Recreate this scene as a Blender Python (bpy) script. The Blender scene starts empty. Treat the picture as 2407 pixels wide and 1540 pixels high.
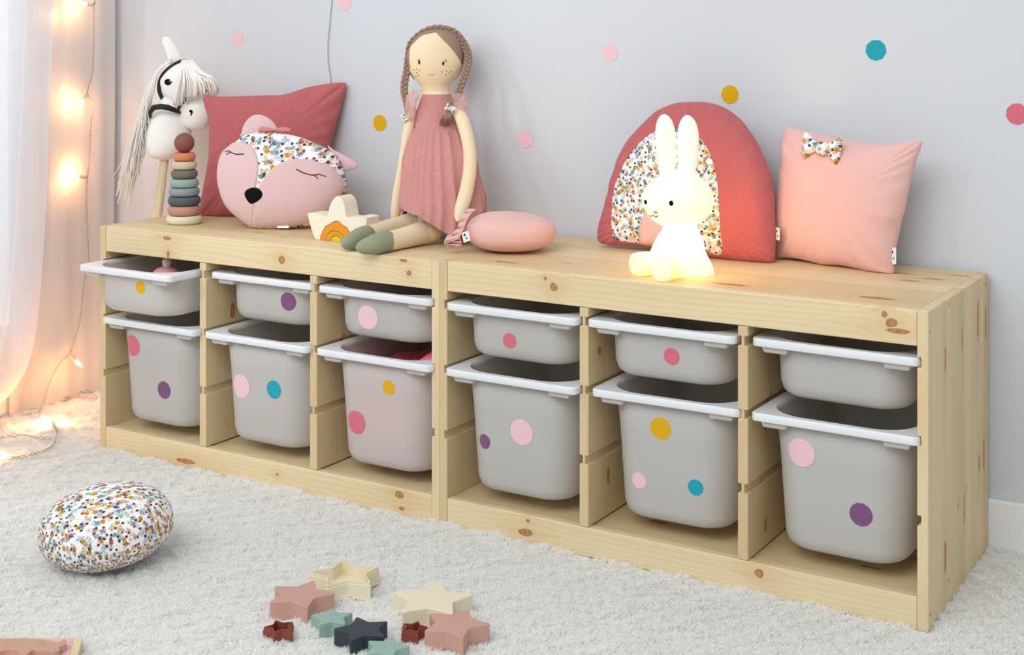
import bpy, bmesh, math, random
import numpy as np
from mathutils import Vector, Matrix
from mathutils.bvhtree import BVHTree
random.seed(7); rng = np.random.default_rng(7)
S = bpy.context.scene
COL = S.collection
PI = math.pi

# ------------------------------------------------------------------ camera
CAM = Vector((2.4679, -2.2360, 0.9504)); YAW = 0.5473; F = 3277.5; HY = 73.0
cd = bpy.data.cameras.new('camera'); cam = bpy.data.objects.new('camera', cd); COL.objects.link(cam)
cam.location = CAM; cam.rotation_euler = (PI/2, 0, YAW)
cd.sensor_width = 36; cd.lens = 36*F/2407; cd.shift_y = -(770-HY)/2407; cd.clip_end = 50
cd.dof.use_dof = True; cd.dof.focus_distance = 2.75; cd.dof.aperture_fstop = 9.0
S.camera = cam
FW = Vector((-math.sin(YAW), math.cos(YAW), 0)); RT = Vector((math.cos(YAW), math.sin(YAW), 0)); UP = Vector((0, 0, 1))

# ------------------------------------------------------------------ light
S.view_settings.view_transform = 'Standard'; S.view_settings.look = 'None'
S.view_settings.gamma = 1; S.view_settings.use_curve_mapping = False
S.view_settings.exposure = 0.2
w = bpy.data.worlds.new('world'); S.world = w; w.use_nodes = True
w.node_tree.nodes['Background'].inputs[0].default_value = (0.86, 0.93, 1.0, 1)
w.node_tree.nodes['Background'].inputs[1].default_value = 0.60
def area(name, loc, target, sx, sy, power, color):
    l = bpy.data.lights.new(name, 'AREA'); l.shape = 'RECTANGLE'; l.size = sx; l.size_y = sy
    l.energy = power; l.color = color
    o = bpy.data.objects.new(name, l); COL.objects.link(o); o.location = loc
    o.rotation_euler = (Vector(target)-Vector(loc)).to_track_quat('-Z', 'Y').to_euler()
    return o
area('window_daylight', (-.9, -2.7, 2.0), (1.0, 0.2, 0.3), 1.3, 1.5, 104, (1.0, 0.985, 0.965))
area('front_fill', (1.6, -3.2, 3.0), (1.0, 0.0, 0.1), 2.6, 2.0, 72, (0.97, 0.985, 1.0))  # added softbox-like fill from high in front, not a window of the room
area('outdoor_daylight', (-1.5, -.5, 1.5), (0.0, 0.05, 0.7), 1.6, 1.8, 13, (0.84, 0.92, 1.0))

# ------------------------------------------------------------------ helpers
def un(px, py, P0, N):
    """point of the photograph on the plane through P0 with normal N"""
    d = FW + RT*((px-1203.5)/F) - UP*((py-HY)/F)
    P0 = Vector(P0); N = Vector(N)
    return CAM + d*((P0-CAM).dot(N)/d.dot(N))
def at(px, py, D):
    return CAM + (FW + RT*((px-1203.5)/F) - UP*((py-HY)/F))*D
def dep(x, y):
    return (Vector((x, y, 0))-CAM).dot(FW)
def onz(px, py, z): return un(px, py, (0, 0, z), (0, 0, 1))
def ony(px, py, y): return un(px, py, (0, y, 0), (0, 1, 0))

def c(r, g, b):
    f = lambda v: (v/255/12.92) if v/255 <= 0.04045 else ((v/255+0.055)/1.055)**2.4
    return (f(r), f(g), f(b), 1)

ORG = {}
def thing(name, label, cat, loc=(0, 0, 0), group=None):
    o = bpy.data.objects.new(name, None); COL.objects.link(o); o.location = loc
    o.empty_display_size = 0.03
    o['label'] = label; o['category'] = cat
    if group: o['group'] = group
    ORG[o.name] = Vector(loc)
    return o
def tag(o, label, cat, group=None):
    o['label'] = label; o['category'] = cat
    if group: o['group'] = group
    return o
def mk(name, verts, faces, mat=None, parent=None, smooth=True, uv=None, local=False, origin=None, angle=None):
    """one mesh object. Vertices in world space unless local."""
    off = Vector((0, 0, 0))
    if parent is not None and not local: off = ORG[parent.name]
    if parent is None and origin is not None: off = Vector(origin)
    me = bpy.data.meshes.new(name)
    me.from_pydata([tuple(Vector(v)-off) for v in verts], [], [tuple(f) for f in faces])
    if uv is not None:
        ul = me.uv_layers.new(name='UVMap')
        for lp in me.loops: ul.data[lp.index].uv = uv[lp.vertex_index]
    if mat is not None:
        for m in (mat if isinstance(mat, (list, tuple)) else [mat]): me.materials.append(m)
    if smooth:
        me.polygons.foreach_set('use_smooth', [True]*len(me.polygons))
    me.update()
    o = bpy.data.objects.new(name, me); COL.objects.link(o)
    if parent is not None: o.parent = parent; ORG[o.name] = ORG[parent.name].copy() if not local else Vector((0, 0, 0))
    else:
        o.location = off; ORG[o.name] = off.copy()
    if smooth and angle is not None:
        try: me.set_sharp_from_angle(angle=math.radians(angle))
        except Exception: pass
    return o
def bevel(o, wd, seg=2, ang=35):
    m = o.modifiers.new('bevel', 'BEVEL'); m.width = wd; m.segments = seg; m.limit_method = 'ANGLE'; m.angle_limit = math.radians(ang)
    m.harden_normals = False
    return o
def fixn(o):
    bm = bmesh.new(); bm.from_mesh(o.data); bmesh.ops.recalc_face_normals(bm, faces=bm.faces[:]); bm.to_mesh(o.data); bm.free(); return o
def box(x0, x1, y0, y1, z0, z1):
    v = [(x0,y0,z0),(x1,y0,z0),(x1,y1,z0),(x0,y1,z0),(x0,y0,z1),(x1,y0,z1),(x1,y1,z1),(x0,y1,z1)]
    f = [(0,3,2,1),(4,5,6,7),(0,1,5,4),(1,2,6,5),(2,3,7,6),(3,0,4,7)]
    return v, f
def extr(poly, d):
    """prism from a 3-D polygon and an extrusion vector"""
    n = len(poly); d = Vector(d); v = [Vector(p) for p in poly]; v += [p+d for p in v]
    f = [tuple(range(n-1, -1, -1)), tuple(range(n, 2*n))]
    f += [(i, (i+1) % n, n+(i+1) % n, n+i) for i in range(n)]
    return v, f
def lathe(cx, cy, prof, n=40, cap=True):
    v = []; f = []
    for r, z in prof:
        for i in range(n): a = 2*PI*i/n; v.append((cx+r*math.cos(a), cy+r*math.sin(a), z))
    for j in range(len(prof)-1):
        for i in range(n): f.append((j*n+i, j*n+(i+1) % n, (j+1)*n+(i+1) % n, (j+1)*n+i))
    if cap:
        f.append(tuple(range(n-1, -1, -1))); k = (len(prof)-1)*n; f.append(tuple(range(k, k+n)))
    return v, f
def tube(pts, rad, n=8, closed=False, flat=None):
    """tube along points; rad number or list; flat=(axis vector, factor) squashes it"""
    pts = [Vector(p) for p in pts]; m = len(pts)
    if not isinstance(rad, (list, tuple)): rad = [rad]*m
    v = []; f = []; nrm = None
    for i, p in enumerate(pts):
        if closed: t = pts[(i+1) % m]-pts[i-1]
        else: t = pts[min(i+1, m-1)]-pts[max(i-1, 0)]
        if t.length < 1e-9: t = Vector((0, 0, 1))
        t.normalize()
        if nrm is None:
            a = Vector((0, 0, 1)) if abs(t.z) < .9 else Vector((1, 0, 0)); nrm = t.cross(a).normalized()
        nrm = (nrm-t*nrm.dot(t)); nrm.normalize(); bn = t.cross(nrm)
        for k in range(n):
            a = 2*PI*k/n; o = (nrm*math.cos(a)+bn*math.sin(a))*rad[i]
            if flat is not None:
                ax = Vector(flat[0]); o = o-ax*(o.dot(ax)*(1-flat[1]))
            v.append(p+o)
    L = m if closed else m-1
    for i in range(L):
        for k in range(n):
            f.append((i*n+k, i*n+(k+1) % n, ((i+1) % m)*n+(k+1) % n, ((i+1) % m)*n+k))
    if not closed:
        f.append(tuple(range(n-1, -1, -1))); f.append(tuple(range((m-1)*n, m*n)))
    return v, f
def join(*vf):
    V = []; Fc = []
    for v, f in vf:
        k = len(V); V += [Vector(p) for p in v]; Fc += [tuple(i+k for i in q) for q in f]
    return V, Fc
def sphere(ctr, rx, ry=None, rz=None, ax=None, n=24, m=14):
    ry = ry or rx; rz = rz or rx; ax = ax or (Vector((1,0,0)), Vector((0,1,0)), Vector((0,0,1)))
    ctr = Vector(ctr); v = []; f = []
    for j in range(1, m):
        t = PI*j/m
        for i in range(n):
            a = 2*PI*i/n
            v.append(ctr+ax[0]*(rx*math.sin(t)*math.cos(a))+ax[1]*(ry*math.sin(t)*math.sin(a))+ax[2]*(rz*math.cos(t)))
    v.append(ctr+ax[2]*rz); v.append(ctr-ax[2]*rz); T = len(v)-2; B = len(v)-1
    for j in range(m-2):
        for i in range(n): f.append((j*n+i, (j+1)*n+i, (j+1)*n+(i+1) % n, j*n+(i+1) % n))
    for i in range(n):
        f.append((T, i, (i+1) % n)); f.append((B, (m-2)*n+(i+1) % n, (m-2)*n+i))
    return v, f
def smoothline(pts, n=60, closed=False):
    """Catmull-Rom through points (any dimension), n samples"""
    P = [np.array(p, float) for p in pts]; m = len(P); out = []
    segs = m if closed else m-1
    for s in range(n):
        u = s*segs/(n if closed else (n-1)); i = min(int(u), segs-1); t = u-i
        if closed: a, b, c2, d = P[(i-1) % m], P[i], P[(i+1) % m], P[(i+2) % m]
        else: a, b, c2, d = P[max(i-1, 0)], P[i], P[i+1], P[min(i+2, m-1)]
        out.append(0.5*((2*b)+(-a+c2)*t+(2*a-5*b+4*c2-d)*t*t+(-a+3*b-3*c2+d)*t**3))
    return out
class Plane:
    """local plane frame: origin O, right U, up V, outward normal N (towards the viewer)"""
    def __init__(s, O, U, V):
        s.O = Vector(O); s.U = Vector(U).normalized(); V = Vector(V); s.V = (V-s.U*V.dot(s.U)).normalized(); s.N = s.U.cross(s.V)
    def px(s, x, y):
        p = un(x, y, s.O, s.N)-s.O; return (p.dot(s.U), p.dot(s.V))
    def w(s, a, b, h=0): return s.O+s.U*a+s.V*b+s.N*h
def inflate(ol, expo):
    """height of an inflated cloth over a closed outline (membrane equation on a grid)"""
    P = np.array(ol); x0, y0 = P.min(0); x1, y1 = P.max(0); n = 84
    gx = np.linspace(x0-.003, x1+.003, n); gy = np.linspace(y0-.003, y1+.003, n); X_, Y_ = np.meshgrid(gx, gy)
    ins = np.zeros((n, n), bool)
    for i in range(len(P)):
        (xa, ya), (xb, yb) = P[i-1], P[i]
        if ya == yb: continue
        cnd = ((ya > Y_) != (yb > Y_)) & (X_ < (xb-xa)*(Y_-ya)/(yb-ya)+xa); ins ^= cnd
    dx = gx[1]-gx[0]; dy = gy[1]-gy[0]; u = np.zeros((n, n)); wx, wy = 1/dx**2, 1/dy**2
    for k in range(2200):
        v = (wx*(np.roll(u, 1, 1)+np.roll(u, -1, 1))+wy*(np.roll(u, 1, 0)+np.roll(u, -1, 0))+1)/(2*wx+2*wy); u = np.where(ins, v, 0)
    u = (u/u.max())**expo
    def f(a, b):
        i = (a-gx[0])/dx; j = (b-gy[0])/dy; i0 = int(min(max(i, 0), n-2)); j0 = int(min(max(j, 0), n-2)); s, t = i-i0, j-j0
        return float(u[j0, i0]*(1-s)*(1-t)+u[j0, i0+1]*s*(1-t)+u[j0+1, i0]*(1-s)*t+u[j0+1, i0+1]*s*t)
    return f
def puff(pl, outline, T, name, mat, parent=None, rings=16, n=96, e=2.2, back=1.0, ctr=None, h0=0.0, wr=None, origin=None, uvs=1.0, topo=None, edge=0.0):
    """cushion inflated from a closed plane outline, front and back, seam at the outline"""
    ol = smoothline(outline, n, True) if len(outline) < n else [np.array(p) for p in outline]
    cx, cy = ctr if ctr is not None else tuple(np.mean(np.array(ol), axis=0))
    V = []; UV = []; Fc = []
    def H(r): return (max(0, 1-r**e))**0.55
    fld = inflate(ol, topo) if topo else None
    rs = [math.sin(PI/2*j/rings) for j in range(rings+1)]
    for side in (1, -1):
        base = len(V)
        V.append(pl.w(cx, cy, h0+(side*T*(1 if side > 0 else back)))); UV.append((cx*uvs, cy*uvs))
        last = rings if side == 1 else rings-1
        for j in range(1, last+1):
            r = rs[j]
            for i, p in enumerate(ol):
                a = cx+(p[0]-cx)*r; b = cy+(p[1]-cy)*r
                hv = H(r)
                if fld:
                    if r <= .88: hv = fld(a, b)
                    else: hv = fld(cx+(p[0]-cx)*.88, cy+(p[1]-cy)*.88)*H(r)/H(.88)
                h = side*T*hv*(1 if side > 0 else back)
                if wr: h += wr(a, b, r, 2*PI*i/len(ol), side)
                V.append(pl.w(a, b, h0+h)); UV.append((a*uvs, b*uvs))
        N = len(ol)
        for i in range(N):
            q = (base, base+1+i, base+1+(i+1) % N); Fc.append(q if side > 0 else q[::-1])
        for j in range(last-1):
            for i in range(N):
                a0 = base+1+j*N+i; a1 = base+1+j*N+(i+1) % N; b0 = a0+N; b1 = a1+N
                q = (a0, b0, b1, a1); Fc.append(q if side > 0 else q[::-1])
        if side == 1: rim0 = base+1+(rings-1)*N
        else:
            b_ = base+1+(last-1)*N
            for i in range(N):
                Fc.append((b_+(i+1) % N, rim0+(i+1) % N, rim0+i, b_+i))
    for p in V:      # soft things settle on the board
        if .45 < p.z < .505: p.z = .505
    o = mk(name, V, Fc, mat, parent, uv=UV, origin=origin)
    return fixn(o)
def bvh(o):
    me = o.data; mw = ORG[o.name]
    vs = [v.co+mw for v in me.vertices]; return BVHTree.FromPolygons(vs, [tuple(p.vertices) for p in me.polygons])
def disc_on(tree, p0, U, V, N, ru, rv, off=0.0006, th=0.0006, n=40, rough=0.0, rings=4, shape=None, far=0.2):
    """thin disc laid on a surface: rays along -N"""
    top = []; pts = [(0, 0)]; k = random.random()*6
    for j in range(1, rings+1):
        for i in range(n):
            a = 2*PI*i/n; r = j/rings
            q = 1+(rough*(math.sin(a*11+k)+.6*math.sin(a*17+2*k)) if j == rings else 0)
            if shape: q *= shape(a)
            pts.append((ru*r*q*math.cos(a), rv*r*q*math.sin(a)))
    lo = []
    for a, b in pts:
        s = p0+U*a+V*b+N*far; h = tree.ray_cast(s, -N)
        if h[0] is None: h = (p0+U*a+V*b, N)
        lo.append(h[0]); top.append(h[0]+N*(off+th))
    f = [(0, 1+i, 1+(i+1) % n) for i in range(n)]
    for j in range(rings-1):
        for i in range(n):
            a0 = 1+j*n+i; a1 = 1+j*n+(i+1) % n; f.append((a0, a0+n, a1+n, a1))
    b = len(top); last = 1+(rings-1)*n; low = [p+N*0.00005 for p in lo[last:]]
    f += [(last+i, b+i, b+(i+1) % n, last+(i+1) % n) for i in range(n)]
    return top+low, f

# ------------------------------------------------------------------ materials
def newmat(name):
    m = bpy.data.materials.new(name); m.use_nodes = True; nt = m.node_tree
    return m, nt, nt.nodes['Principled BSDF']
def nd(nt, t, **k):
    n = nt.nodes.new(t)
    for a, b in k.items():
        if a.startswith('i_'):
            n.inputs[int(a[2:]) if a[2:].isdigit() else a[2:]].default_value = b
        else: setattr(n, a, b)
    return n
def M2(nt, op, a, b=None, cl=False):
    n = nt.nodes.new('ShaderNodeMath'); n.operation = op; n.use_clamp = cl
    for i, v in enumerate((a, b)):
        if v is None: continue
        if isinstance(v, (int, float)): n.inputs[i].default_value = v
        else: nt.links.new(v, n.inputs[i])
    return n.outputs[0]
def mixc(nt, fac, a, b, mode='MIX'):
    n = nt.nodes.new('ShaderNodeMix'); n.data_type = 'RGBA'; n.blend_type = mode; n.clamp_factor = True
    for k, v in ((0, fac), (6, a), (7, b)):
        if isinstance(v, (int, float, tuple)): n.inputs[k].default_value = v
        else: nt.links.new(v, n.inputs[k])
    return n.outputs[2]
def ramp(nt, v, stops, interp='LINEAR'):
    n = nt.nodes.new('ShaderNodeValToRGB'); n.color_ramp.interpolation = interp
    el = n.color_ramp.elements
    while len(el) < len(stops): el.new(0.5)
    for e_, (p, col) in zip(el, stops):
        e_.position = p; e_.color = col if isinstance(col, tuple) else (col, col, col, 1)
    nt.links.new(v, n.inputs[0]); return n.outputs[0]
def noise(nt, vec, scale, detail=3, rough=.5, dim='3D'):
    n = nt.nodes.new('ShaderNodeTexNoise'); n.noise_dimensions = dim
    n.inputs['Scale'].default_value = scale; n.inputs['Detail'].default_value = detail; n.inputs['Roughness'].default_value = rough
    if vec is not None: nt.links.new(vec, n.inputs['Vector'])
    return n.outputs[0]
def bump(nt, b, h, strength=.3, dist=.001):
    n = nt.nodes.new('ShaderNodeBump'); n.inputs['Strength'].default_value = strength; n.inputs['Distance'].default_value = dist
    nt.links.new(h, n.inputs['Height']); nt.links.new(n.outputs[0], b.inputs['Normal']); return n
def coord(nt, which='Object'):
    return nt.nodes.new('ShaderNodeTexCoord').outputs[which]
def plain(name, col, rough=.6, bs=0, scale=400, var=.0, sheen=0, spec=.4, stretch=None, dist=.0005):
    m, nt, b = newmat(name); b.inputs['Base Color'].default_value = col; b.inputs['Roughness'].default_value = rough
    b.inputs['Specular IOR Level'].default_value = spec
    if sheen: b.inputs['Sheen Weight'].default_value = sheen; b.inputs['Sheen Roughness'].default_value = .5
    co = coord(nt)
    if stretch:
        mp = nd(nt, 'ShaderNodeMapping'); mp.inputs['Scale'].default_value = stretch; nt.links.new(co, mp.inputs[0]); co = mp.outputs[0]
    if bs:
        nz = noise(nt, co, scale, 3); bump(nt, b, nz, bs, dist)
    if var:
        n2 = noise(nt, co, 6, 4)
        d = tuple(max(0, x*(1-var)) for x in col[:3])+(1,); l = tuple(min(1, x*(1+var*.6)) for x in col[:3])+(1,)
        nt.links.new(ramp(nt, n2, [(.3, d), (.7, l)]), b.inputs['Base Color'])
    return m

def wood(name, ax, knots=(), tone=0, stave=0.0, seed=0):
    """pine: ax = (along, across, third) coordinate indices; knots = (along, across, r_along, r_across)"""
    m, nt, b = newmat(name)
    sp = nd(nt, 'ShaderNodeSeparateXYZ'); nt.links.new(coord(nt), sp.inputs[0])
    A, B, Cc = (sp.outputs[i] for i in ax)
    bb = B; kd = None; halo = None
    for (ka, kb, ra, rb) in knots:
        da = M2(nt, 'SUBTRACT', A, ka); db = M2(nt, 'SUBTRACT', B, kb)
        ea = M2(nt, 'POWER', M2(nt, 'ABSOLUTE', M2(nt, 'DIVIDE', da, ra*4.0)), 2.0)
        eb = M2(nt, 'POWER', M2(nt, 'ABSOLUTE', M2(nt, 'DIVIDE', db, rb*3.0)), 2.0)
        g = M2(nt, 'EXPONENT', M2(nt, 'MULTIPLY', M2(nt, 'ADD', ea, eb), -1.0))
        bb = M2(nt, 'SUBTRACT', bb, M2(nt, 'MULTIPLY', M2(nt, 'MULTIPLY', db, g), .8))
        halo = g if halo is None else M2(nt, 'MAXIMUM', halo, g)
        xa = M2(nt, 'POWER', M2(nt, 'ABSOLUTE', M2(nt, 'DIVIDE', da, ra)), 2.0); xb = M2(nt, 'POWER', M2(nt, 'ABSOLUTE', M2(nt, 'DIVIDE', db, rb)), 2.0)
        d = M2(nt, 'SQRT', M2(nt, 'ADD', xa, xb))
        kd = d if kd is None else M2(nt, 'MINIMUM', kd, d)
    def cmb(sa, sb, sc, src=bb):
        n = nd(nt, 'ShaderNodeCombineXYZ')
        nt.links.new(M2(nt, 'MULTIPLY', A, sa), n.inputs[0]); nt.links.new(M2(nt, 'MULTIPLY', src, sb), n.inputs[1])
        nt.links.new(M2(nt, 'ADD', M2(nt, 'MULTIPLY', Cc, sc), seed*3.7), n.inputs[2]); return n.outputs[0]
    wav = noise(nt, cmb(1.6, 9, 9), 1.0, 2)
    ph = M2(nt, 'ADD', M2(nt, 'MULTIPLY', bb, 620.0), M2(nt, 'MULTIPLY', wav, 26.0))
    rings = M2(nt, 'ADD', M2(nt, 'MULTIPLY', M2(nt, 'SINE', ph), .5), .5)
    rings = M2(nt, 'POWER', rings, 3.0)
    big = noise(nt, cmb(1.2, 22, 22), 1.0, 3)
    fine = noise(nt, cmb(9, 900, 900), 1.0, 2)
    t = tone
    lo = c(222-t, 200-t, 156-t); hi = c(236-t, 222-t, 184-t)
    col = mixc(nt, big, lo, hi)
    col = mixc(nt, M2(nt, 'MULTIPLY', rings, .24), col, c(208-t, 170-t, 118-t))
    col = mixc(nt, M2(nt, 'MULTIPLY', fine, .16), col, c(200-t, 165-t, 120-t))
    if stave:
        fl = M2(nt, 'FLOOR', M2(nt, 'DIVIDE', B, stave)); wn = nd(nt, 'ShaderNodeTexWhiteNoise', noise_dimensions='1D')
        nt.links.new(M2(nt, 'ADD', fl, seed*1.31), wn.inputs['W'])
        col = mixc(nt, M2(nt, 'MULTIPLY', wn.outputs[0], .5), col, c(198, 166, 118))
    if kd is not None:
        kn = M2(nt, 'ADD', kd, M2(nt, 'MULTIPLY', M2(nt, 'SUBTRACT', noise(nt, cmb(70, 90, 10, B), 1.0, 4), .5), 1.15))
        col = mixc(nt, M2(nt, 'MULTIPLY', halo, .35), col, c(205, 158, 98))
        kc = ramp(nt, kn, [(0, c(132, 86, 46)), (.3, c(188, 140, 88)), (.6, c(178, 126, 74)), (.8, c(140, 90, 48)), (1.0, c(180, 134, 84))])
        km = ramp(nt, kn, [(.72, 1.0), (1.02, 0.0)])
        col = mixc(nt, km, col, kc)
    nt.links.new(col, b.inputs['Base Color'])
    b.inputs['Roughness'].default_value = .48; b.inputs['Specular IOR Level'].default_value = .35
    bump(nt, b, fine, .12, .0006)
    return m

# ------------------------------------------------------------------ room
WY = 0.431       # back wall
LX = -0.412      # left wall
mwall = plain('white_wall_paint', c(209, 212, 216), .85, .12, 250, spec=.15)
def struct(o): o['kind'] = 'structure'; return o
v, f = box(LX-.1, 4.2, WY, WY+.12, -.05, 2.6); wall_back = struct(mk('wall_back', v, f, mwall, smooth=False))
# left wall with the window whose daylight fills the curtain
v, f = join(box(LX-.12, LX, .17, WY, -.05, 2.6), box(LX-.12, LX, -4.2, -1.5, -.05, 2.6), box(LX-.12, LX, -1.5, .17, -.05, .16), box(LX-.12, LX, -1.5, .17, 2.2, 2.6))
struct(mk('wall_left', v, f, mwall, smooth=False))
mframe = plain('window_white_paint', c(238, 238, 238), .4)
wf = thing('window_1', 'white framed window behind the sheer curtain', 'window', (LX-.06, -.665, .16)); wf['kind'] = 'structure'
v, f = join(box(LX-.09, LX-.03, -1.5, -1.45, .16, 2.2), box(LX-.09, LX-.03, .12, .17, .16, 2.2), box(LX-.09, LX-.03, -.69, -.64, .16, 2.2), box(LX-.09, LX-.03, -1.5, .17, .16, .21), box(LX-.09, LX-.03, -1.5, .17, 2.15, 2.2))
mk('window_frame', v, f, mframe, wf, smooth=False)
mgl, nt, b = newmat('window_glass'); gt = nd(nt, 'ShaderNodeBsdfTransparent'); gm = nd(nt, 'ShaderNodeMixShader'); gm.inputs[0].default_value = .08; b.inputs['Roughness'].default_value = .02
nt.links.new(gt.outputs[0], gm.inputs[1]); nt.links.new(b.outputs[0], gm.inputs[2]); nt.links.new(gm.outputs[0], nt.nodes['Material Output'].inputs[0])
v, f = box(LX-.062, LX-.058, -1.45, .12, .21, 2.15); mk('window_pane', v, f, mgl, wf, smooth=False)
v, f = box(LX-.2, 4.2, -4.2, WY+.12, -.06, -.018)
struct(mk('floor', v, f, plain('pale_floor', c(205, 190, 170), .5, 0, var=.1), smooth=False))
mtrim = plain('baseboard_paint', c(236, 236, 234), .45)
v, f = box(LX, 4.2, WY-.012, WY, -.018, .0865); struct(bevel(mk('baseboard_back', v, f, mtrim, smooth=False), .003))
v, f = box(LX, LX+.012, -4.0, WY-.012, -.018, .0865); struct(bevel(mk('baseboard_left', v, f, mtrim, smooth=False), .003))

# ------------------------------------------------------------------ storage units
def make_unit(x0, nm, label, seed, kn):
    """two-tier pine frame: side panels, dividers, rails, top, bottom shelf"""
    H, D, W = .5044, .4165, .94
    u = thing('storage_unit', label, 'storage unit', (x0, 0, 0), 'pine storage units')
    ORG[u.name] = Vector((0, 0, 0))
    slots = [(.413, .4295), (.2885, .3035), (.161, .177)]
    sw = .0065
    def zprof(xa, side):
        pts = []
        for z1, z0 in sorted([(b_, a_) for a_, b_ in slots]):
            pts += [(xa, z0), (xa+side*sw, z0), (xa+side*sw, z1), (xa, z1)]
        return pts
    def panel(name, xl, xr, z0, z1, cl, cr, y0, y1, m):
        dz = .006 if name == 'side_panel' else 0
        R_ = zprof(xr, -1) if cr else []; L_ = zprof(xl, 1)[::-1] if cl else []
        poly = [(xl, z0-dz), (xr, z0-dz)]+R_+[(xr, z1), (xl, z1)]+L_
        # convex pieces avoided: n-gon caps triangulate on render
        v, f = extr([(p[0], y0, p[1]) for p in poly], (0, y1-y0, 0))
        o = mk(name, v, f, m, u, smooth=False, local=True); fixn(o); return bevel(o, .0016, 2)
    ms = wood('pine_side_%d' % seed, (2, 1, 0), kn['side'], 0, .047, seed)
    msL = wood('pine_inner_%d' % seed, (2, 1, 0), kn['inner'], 4, .06, seed+3)
    pL = panel('side_panel', 0, .018, 0, H, False, True, 0, D, msL)
    pR = panel('side_panel', W-.018, W, 0, H, True, False, 0, D, ms)
    for i, dx in enumerate((.3085, .6165)):
        md = wood('pine_divider_%d_%d' % (seed, i), (2, 1, 0), kn['div'][i], 3, .07, seed+5+i)
        panel('divider', dx, dx+.0185, .0475, .4465, True, True, .001, D-.018, md)
        v, f = box(dx, dx+.0185, .019, D-.019, .4466, .4855)
    mt = wood('pine_top_%d' % seed, (0, 1, 2), kn['top'], -4, .09, seed+9)
    v, f = box(.0182, W-.0182, .0183, D, .4862, H-.0002); bevel(mk('top_board', v, f, mt, u, smooth=False, local=True), .0012)
    mr = wood('pine_rail_%d' % seed, (0, 2, 1), kn['rail'], 0, 0, seed+11)
    v, f = box(.0182, W-.0182, 0.0005, .0182, .447, H-.0002); bevel(mk('front_rail', v, f, mr, u, smooth=False, local=True), .0025, 3)
    mb = wood('pine_plinth_%d' % seed, (0, 2, 1), kn['plinth'], 2, 0, seed+13)
    v, f = box(.0182, W-.0182, 0.0005, .0182, -.006, .047); bevel(mk('bottom_rail', v, f, mb, u, smooth=False, local=True), .002, 3)
    mf = wood('pine_shelf_%d' % seed, (0, 1, 2), kn['shelf'], 6, .11, seed+15)
    v, f = box(.0182, W-.0182, .0195, D-.019, .026, .0445); bevel(mk('bottom_board', v, f, mf, u, smooth=False, local=True), .001)
    v, f = box(.0182, W-.0182, D-.018, D, .36, .4855); mk('back_rail', v, f, mr, u, smooth=False, local=True)
    v, f = box(.0182, W-.0182, D-.018, D, 0, .047); mk('back_rail', v, f, mb, u, smooth=False, local=True)
    return u
kL = dict(side=[(.3, .2, .02, .006)], inner=[(.4, .3, .015, .006)],
  div=[[(.33, .085, .02, .009), (.215, .105, .009, .005)], [(.30, .09, .014, .005), (.37, .12, .02, .007)]],
  top=[(.38, .11, .013, .004), (.47, .085, .008, .003), (.73, .045, .012, .004)],
  rail=[(.543, .472, .010, .010), (.213, .492, .012, .005), (.215, .456, .006, .010), (.868, .474, .0065, .0065), (.855, .498, .01, .004)],
  plinth=[(.845, .034, .011, .008), (.85, .008, .007, .004), (.53, .022, .004, .004), (.27, .008, .03, .006)],
  shelf=[(.56, .14, .022, .007), (.3, .07, .016, .004), (.75, .2, .02, .006)])
kR = dict(side=[(.405, .105, .03, .005), (.42, .22, .022, .004), (.43, .335, .04, .008), (.415, .395, .035, .006), (.14, .19, .006, .003), (.12, .235, .035, .005), (.17, .345, .02, .006), (.18, .38, .03, .006), (.085, .105, .03, .008), (.155, .245, .006, .003)],
  inner=[(.4, .2, .015, .006)],
  div=[[(.36, .045, .009, .008), (.12, .08, .02, .006)], [(.30, .11, .018, .004), (.255, .085, .009, .006), (.085, .085, .012, .008)]],
  top=[(.12, .055, .03, .007), (.34, .22, .018, .004), (.46, .07, .012, .004), (.58, .06, .032, .009), (.835, .07, .038, .010), (.84, .26, .02, .006), (.80, .33, .03, .008), (.87, .30, .022, .006), (.22, .11, .012, .003), (.9, .36, .022, .005)],
  rail=[(.255, .478, .0085, .0085), (.237, .492, .004, .004), (.880, .480, .010, .009), (.870, .493, .006, .006), (.892, .468, .022, .0045)],
  plinth=[(.655, .030, .010, .008), (.195, .014, .018, .008), (.2, .036, .006, .004)],
  shelf=[(.42, .1, .02, .008), (.82, .09, .02, .005), (.88, .17, .012, .006), (.25, .2, .02, .006)])
unitL = make_unit(0, 'left', 'low pine frame on the left, under the doll and the sleeping fox cushion', 1, kL)
unitR = make_unit(.94, 'right', 'low pine frame on the right, under the glowing rabbit lamp', 2, kR)
# screws on the visible side panel
ORG[unitR.name] = Vector((.94, 0, 0))
mmet = plain('screw_metal', c(120, 125, 130), .35); mmet.node_tree.nodes['Principled BSDF'].inputs['Metallic'].default_value = .8
for yy, zz in ((.0095, .470), (.13, .4935), (.395, .487), (.0095, .02), (.13, .034), (.395, .02)):
    v, f = [], []
    for k in range(16):
        a = 2*PI*k/16; v.append((1.8803, yy+.0032*math.cos(a), zz+.0032*math.sin(a)))
    for k in range(16):
        a = 2*PI*k/16; v.append((1.8797, yy+.0012*math.cos(a), zz+.0012*math.sin(a)))
    f = [(k, (k+1) % 16, 16+(k+1) % 16, 16+k) for k in range(16)]+[tuple(range(16, 32))]
    mk('screw', v, f, mmet, unitR)

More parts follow.
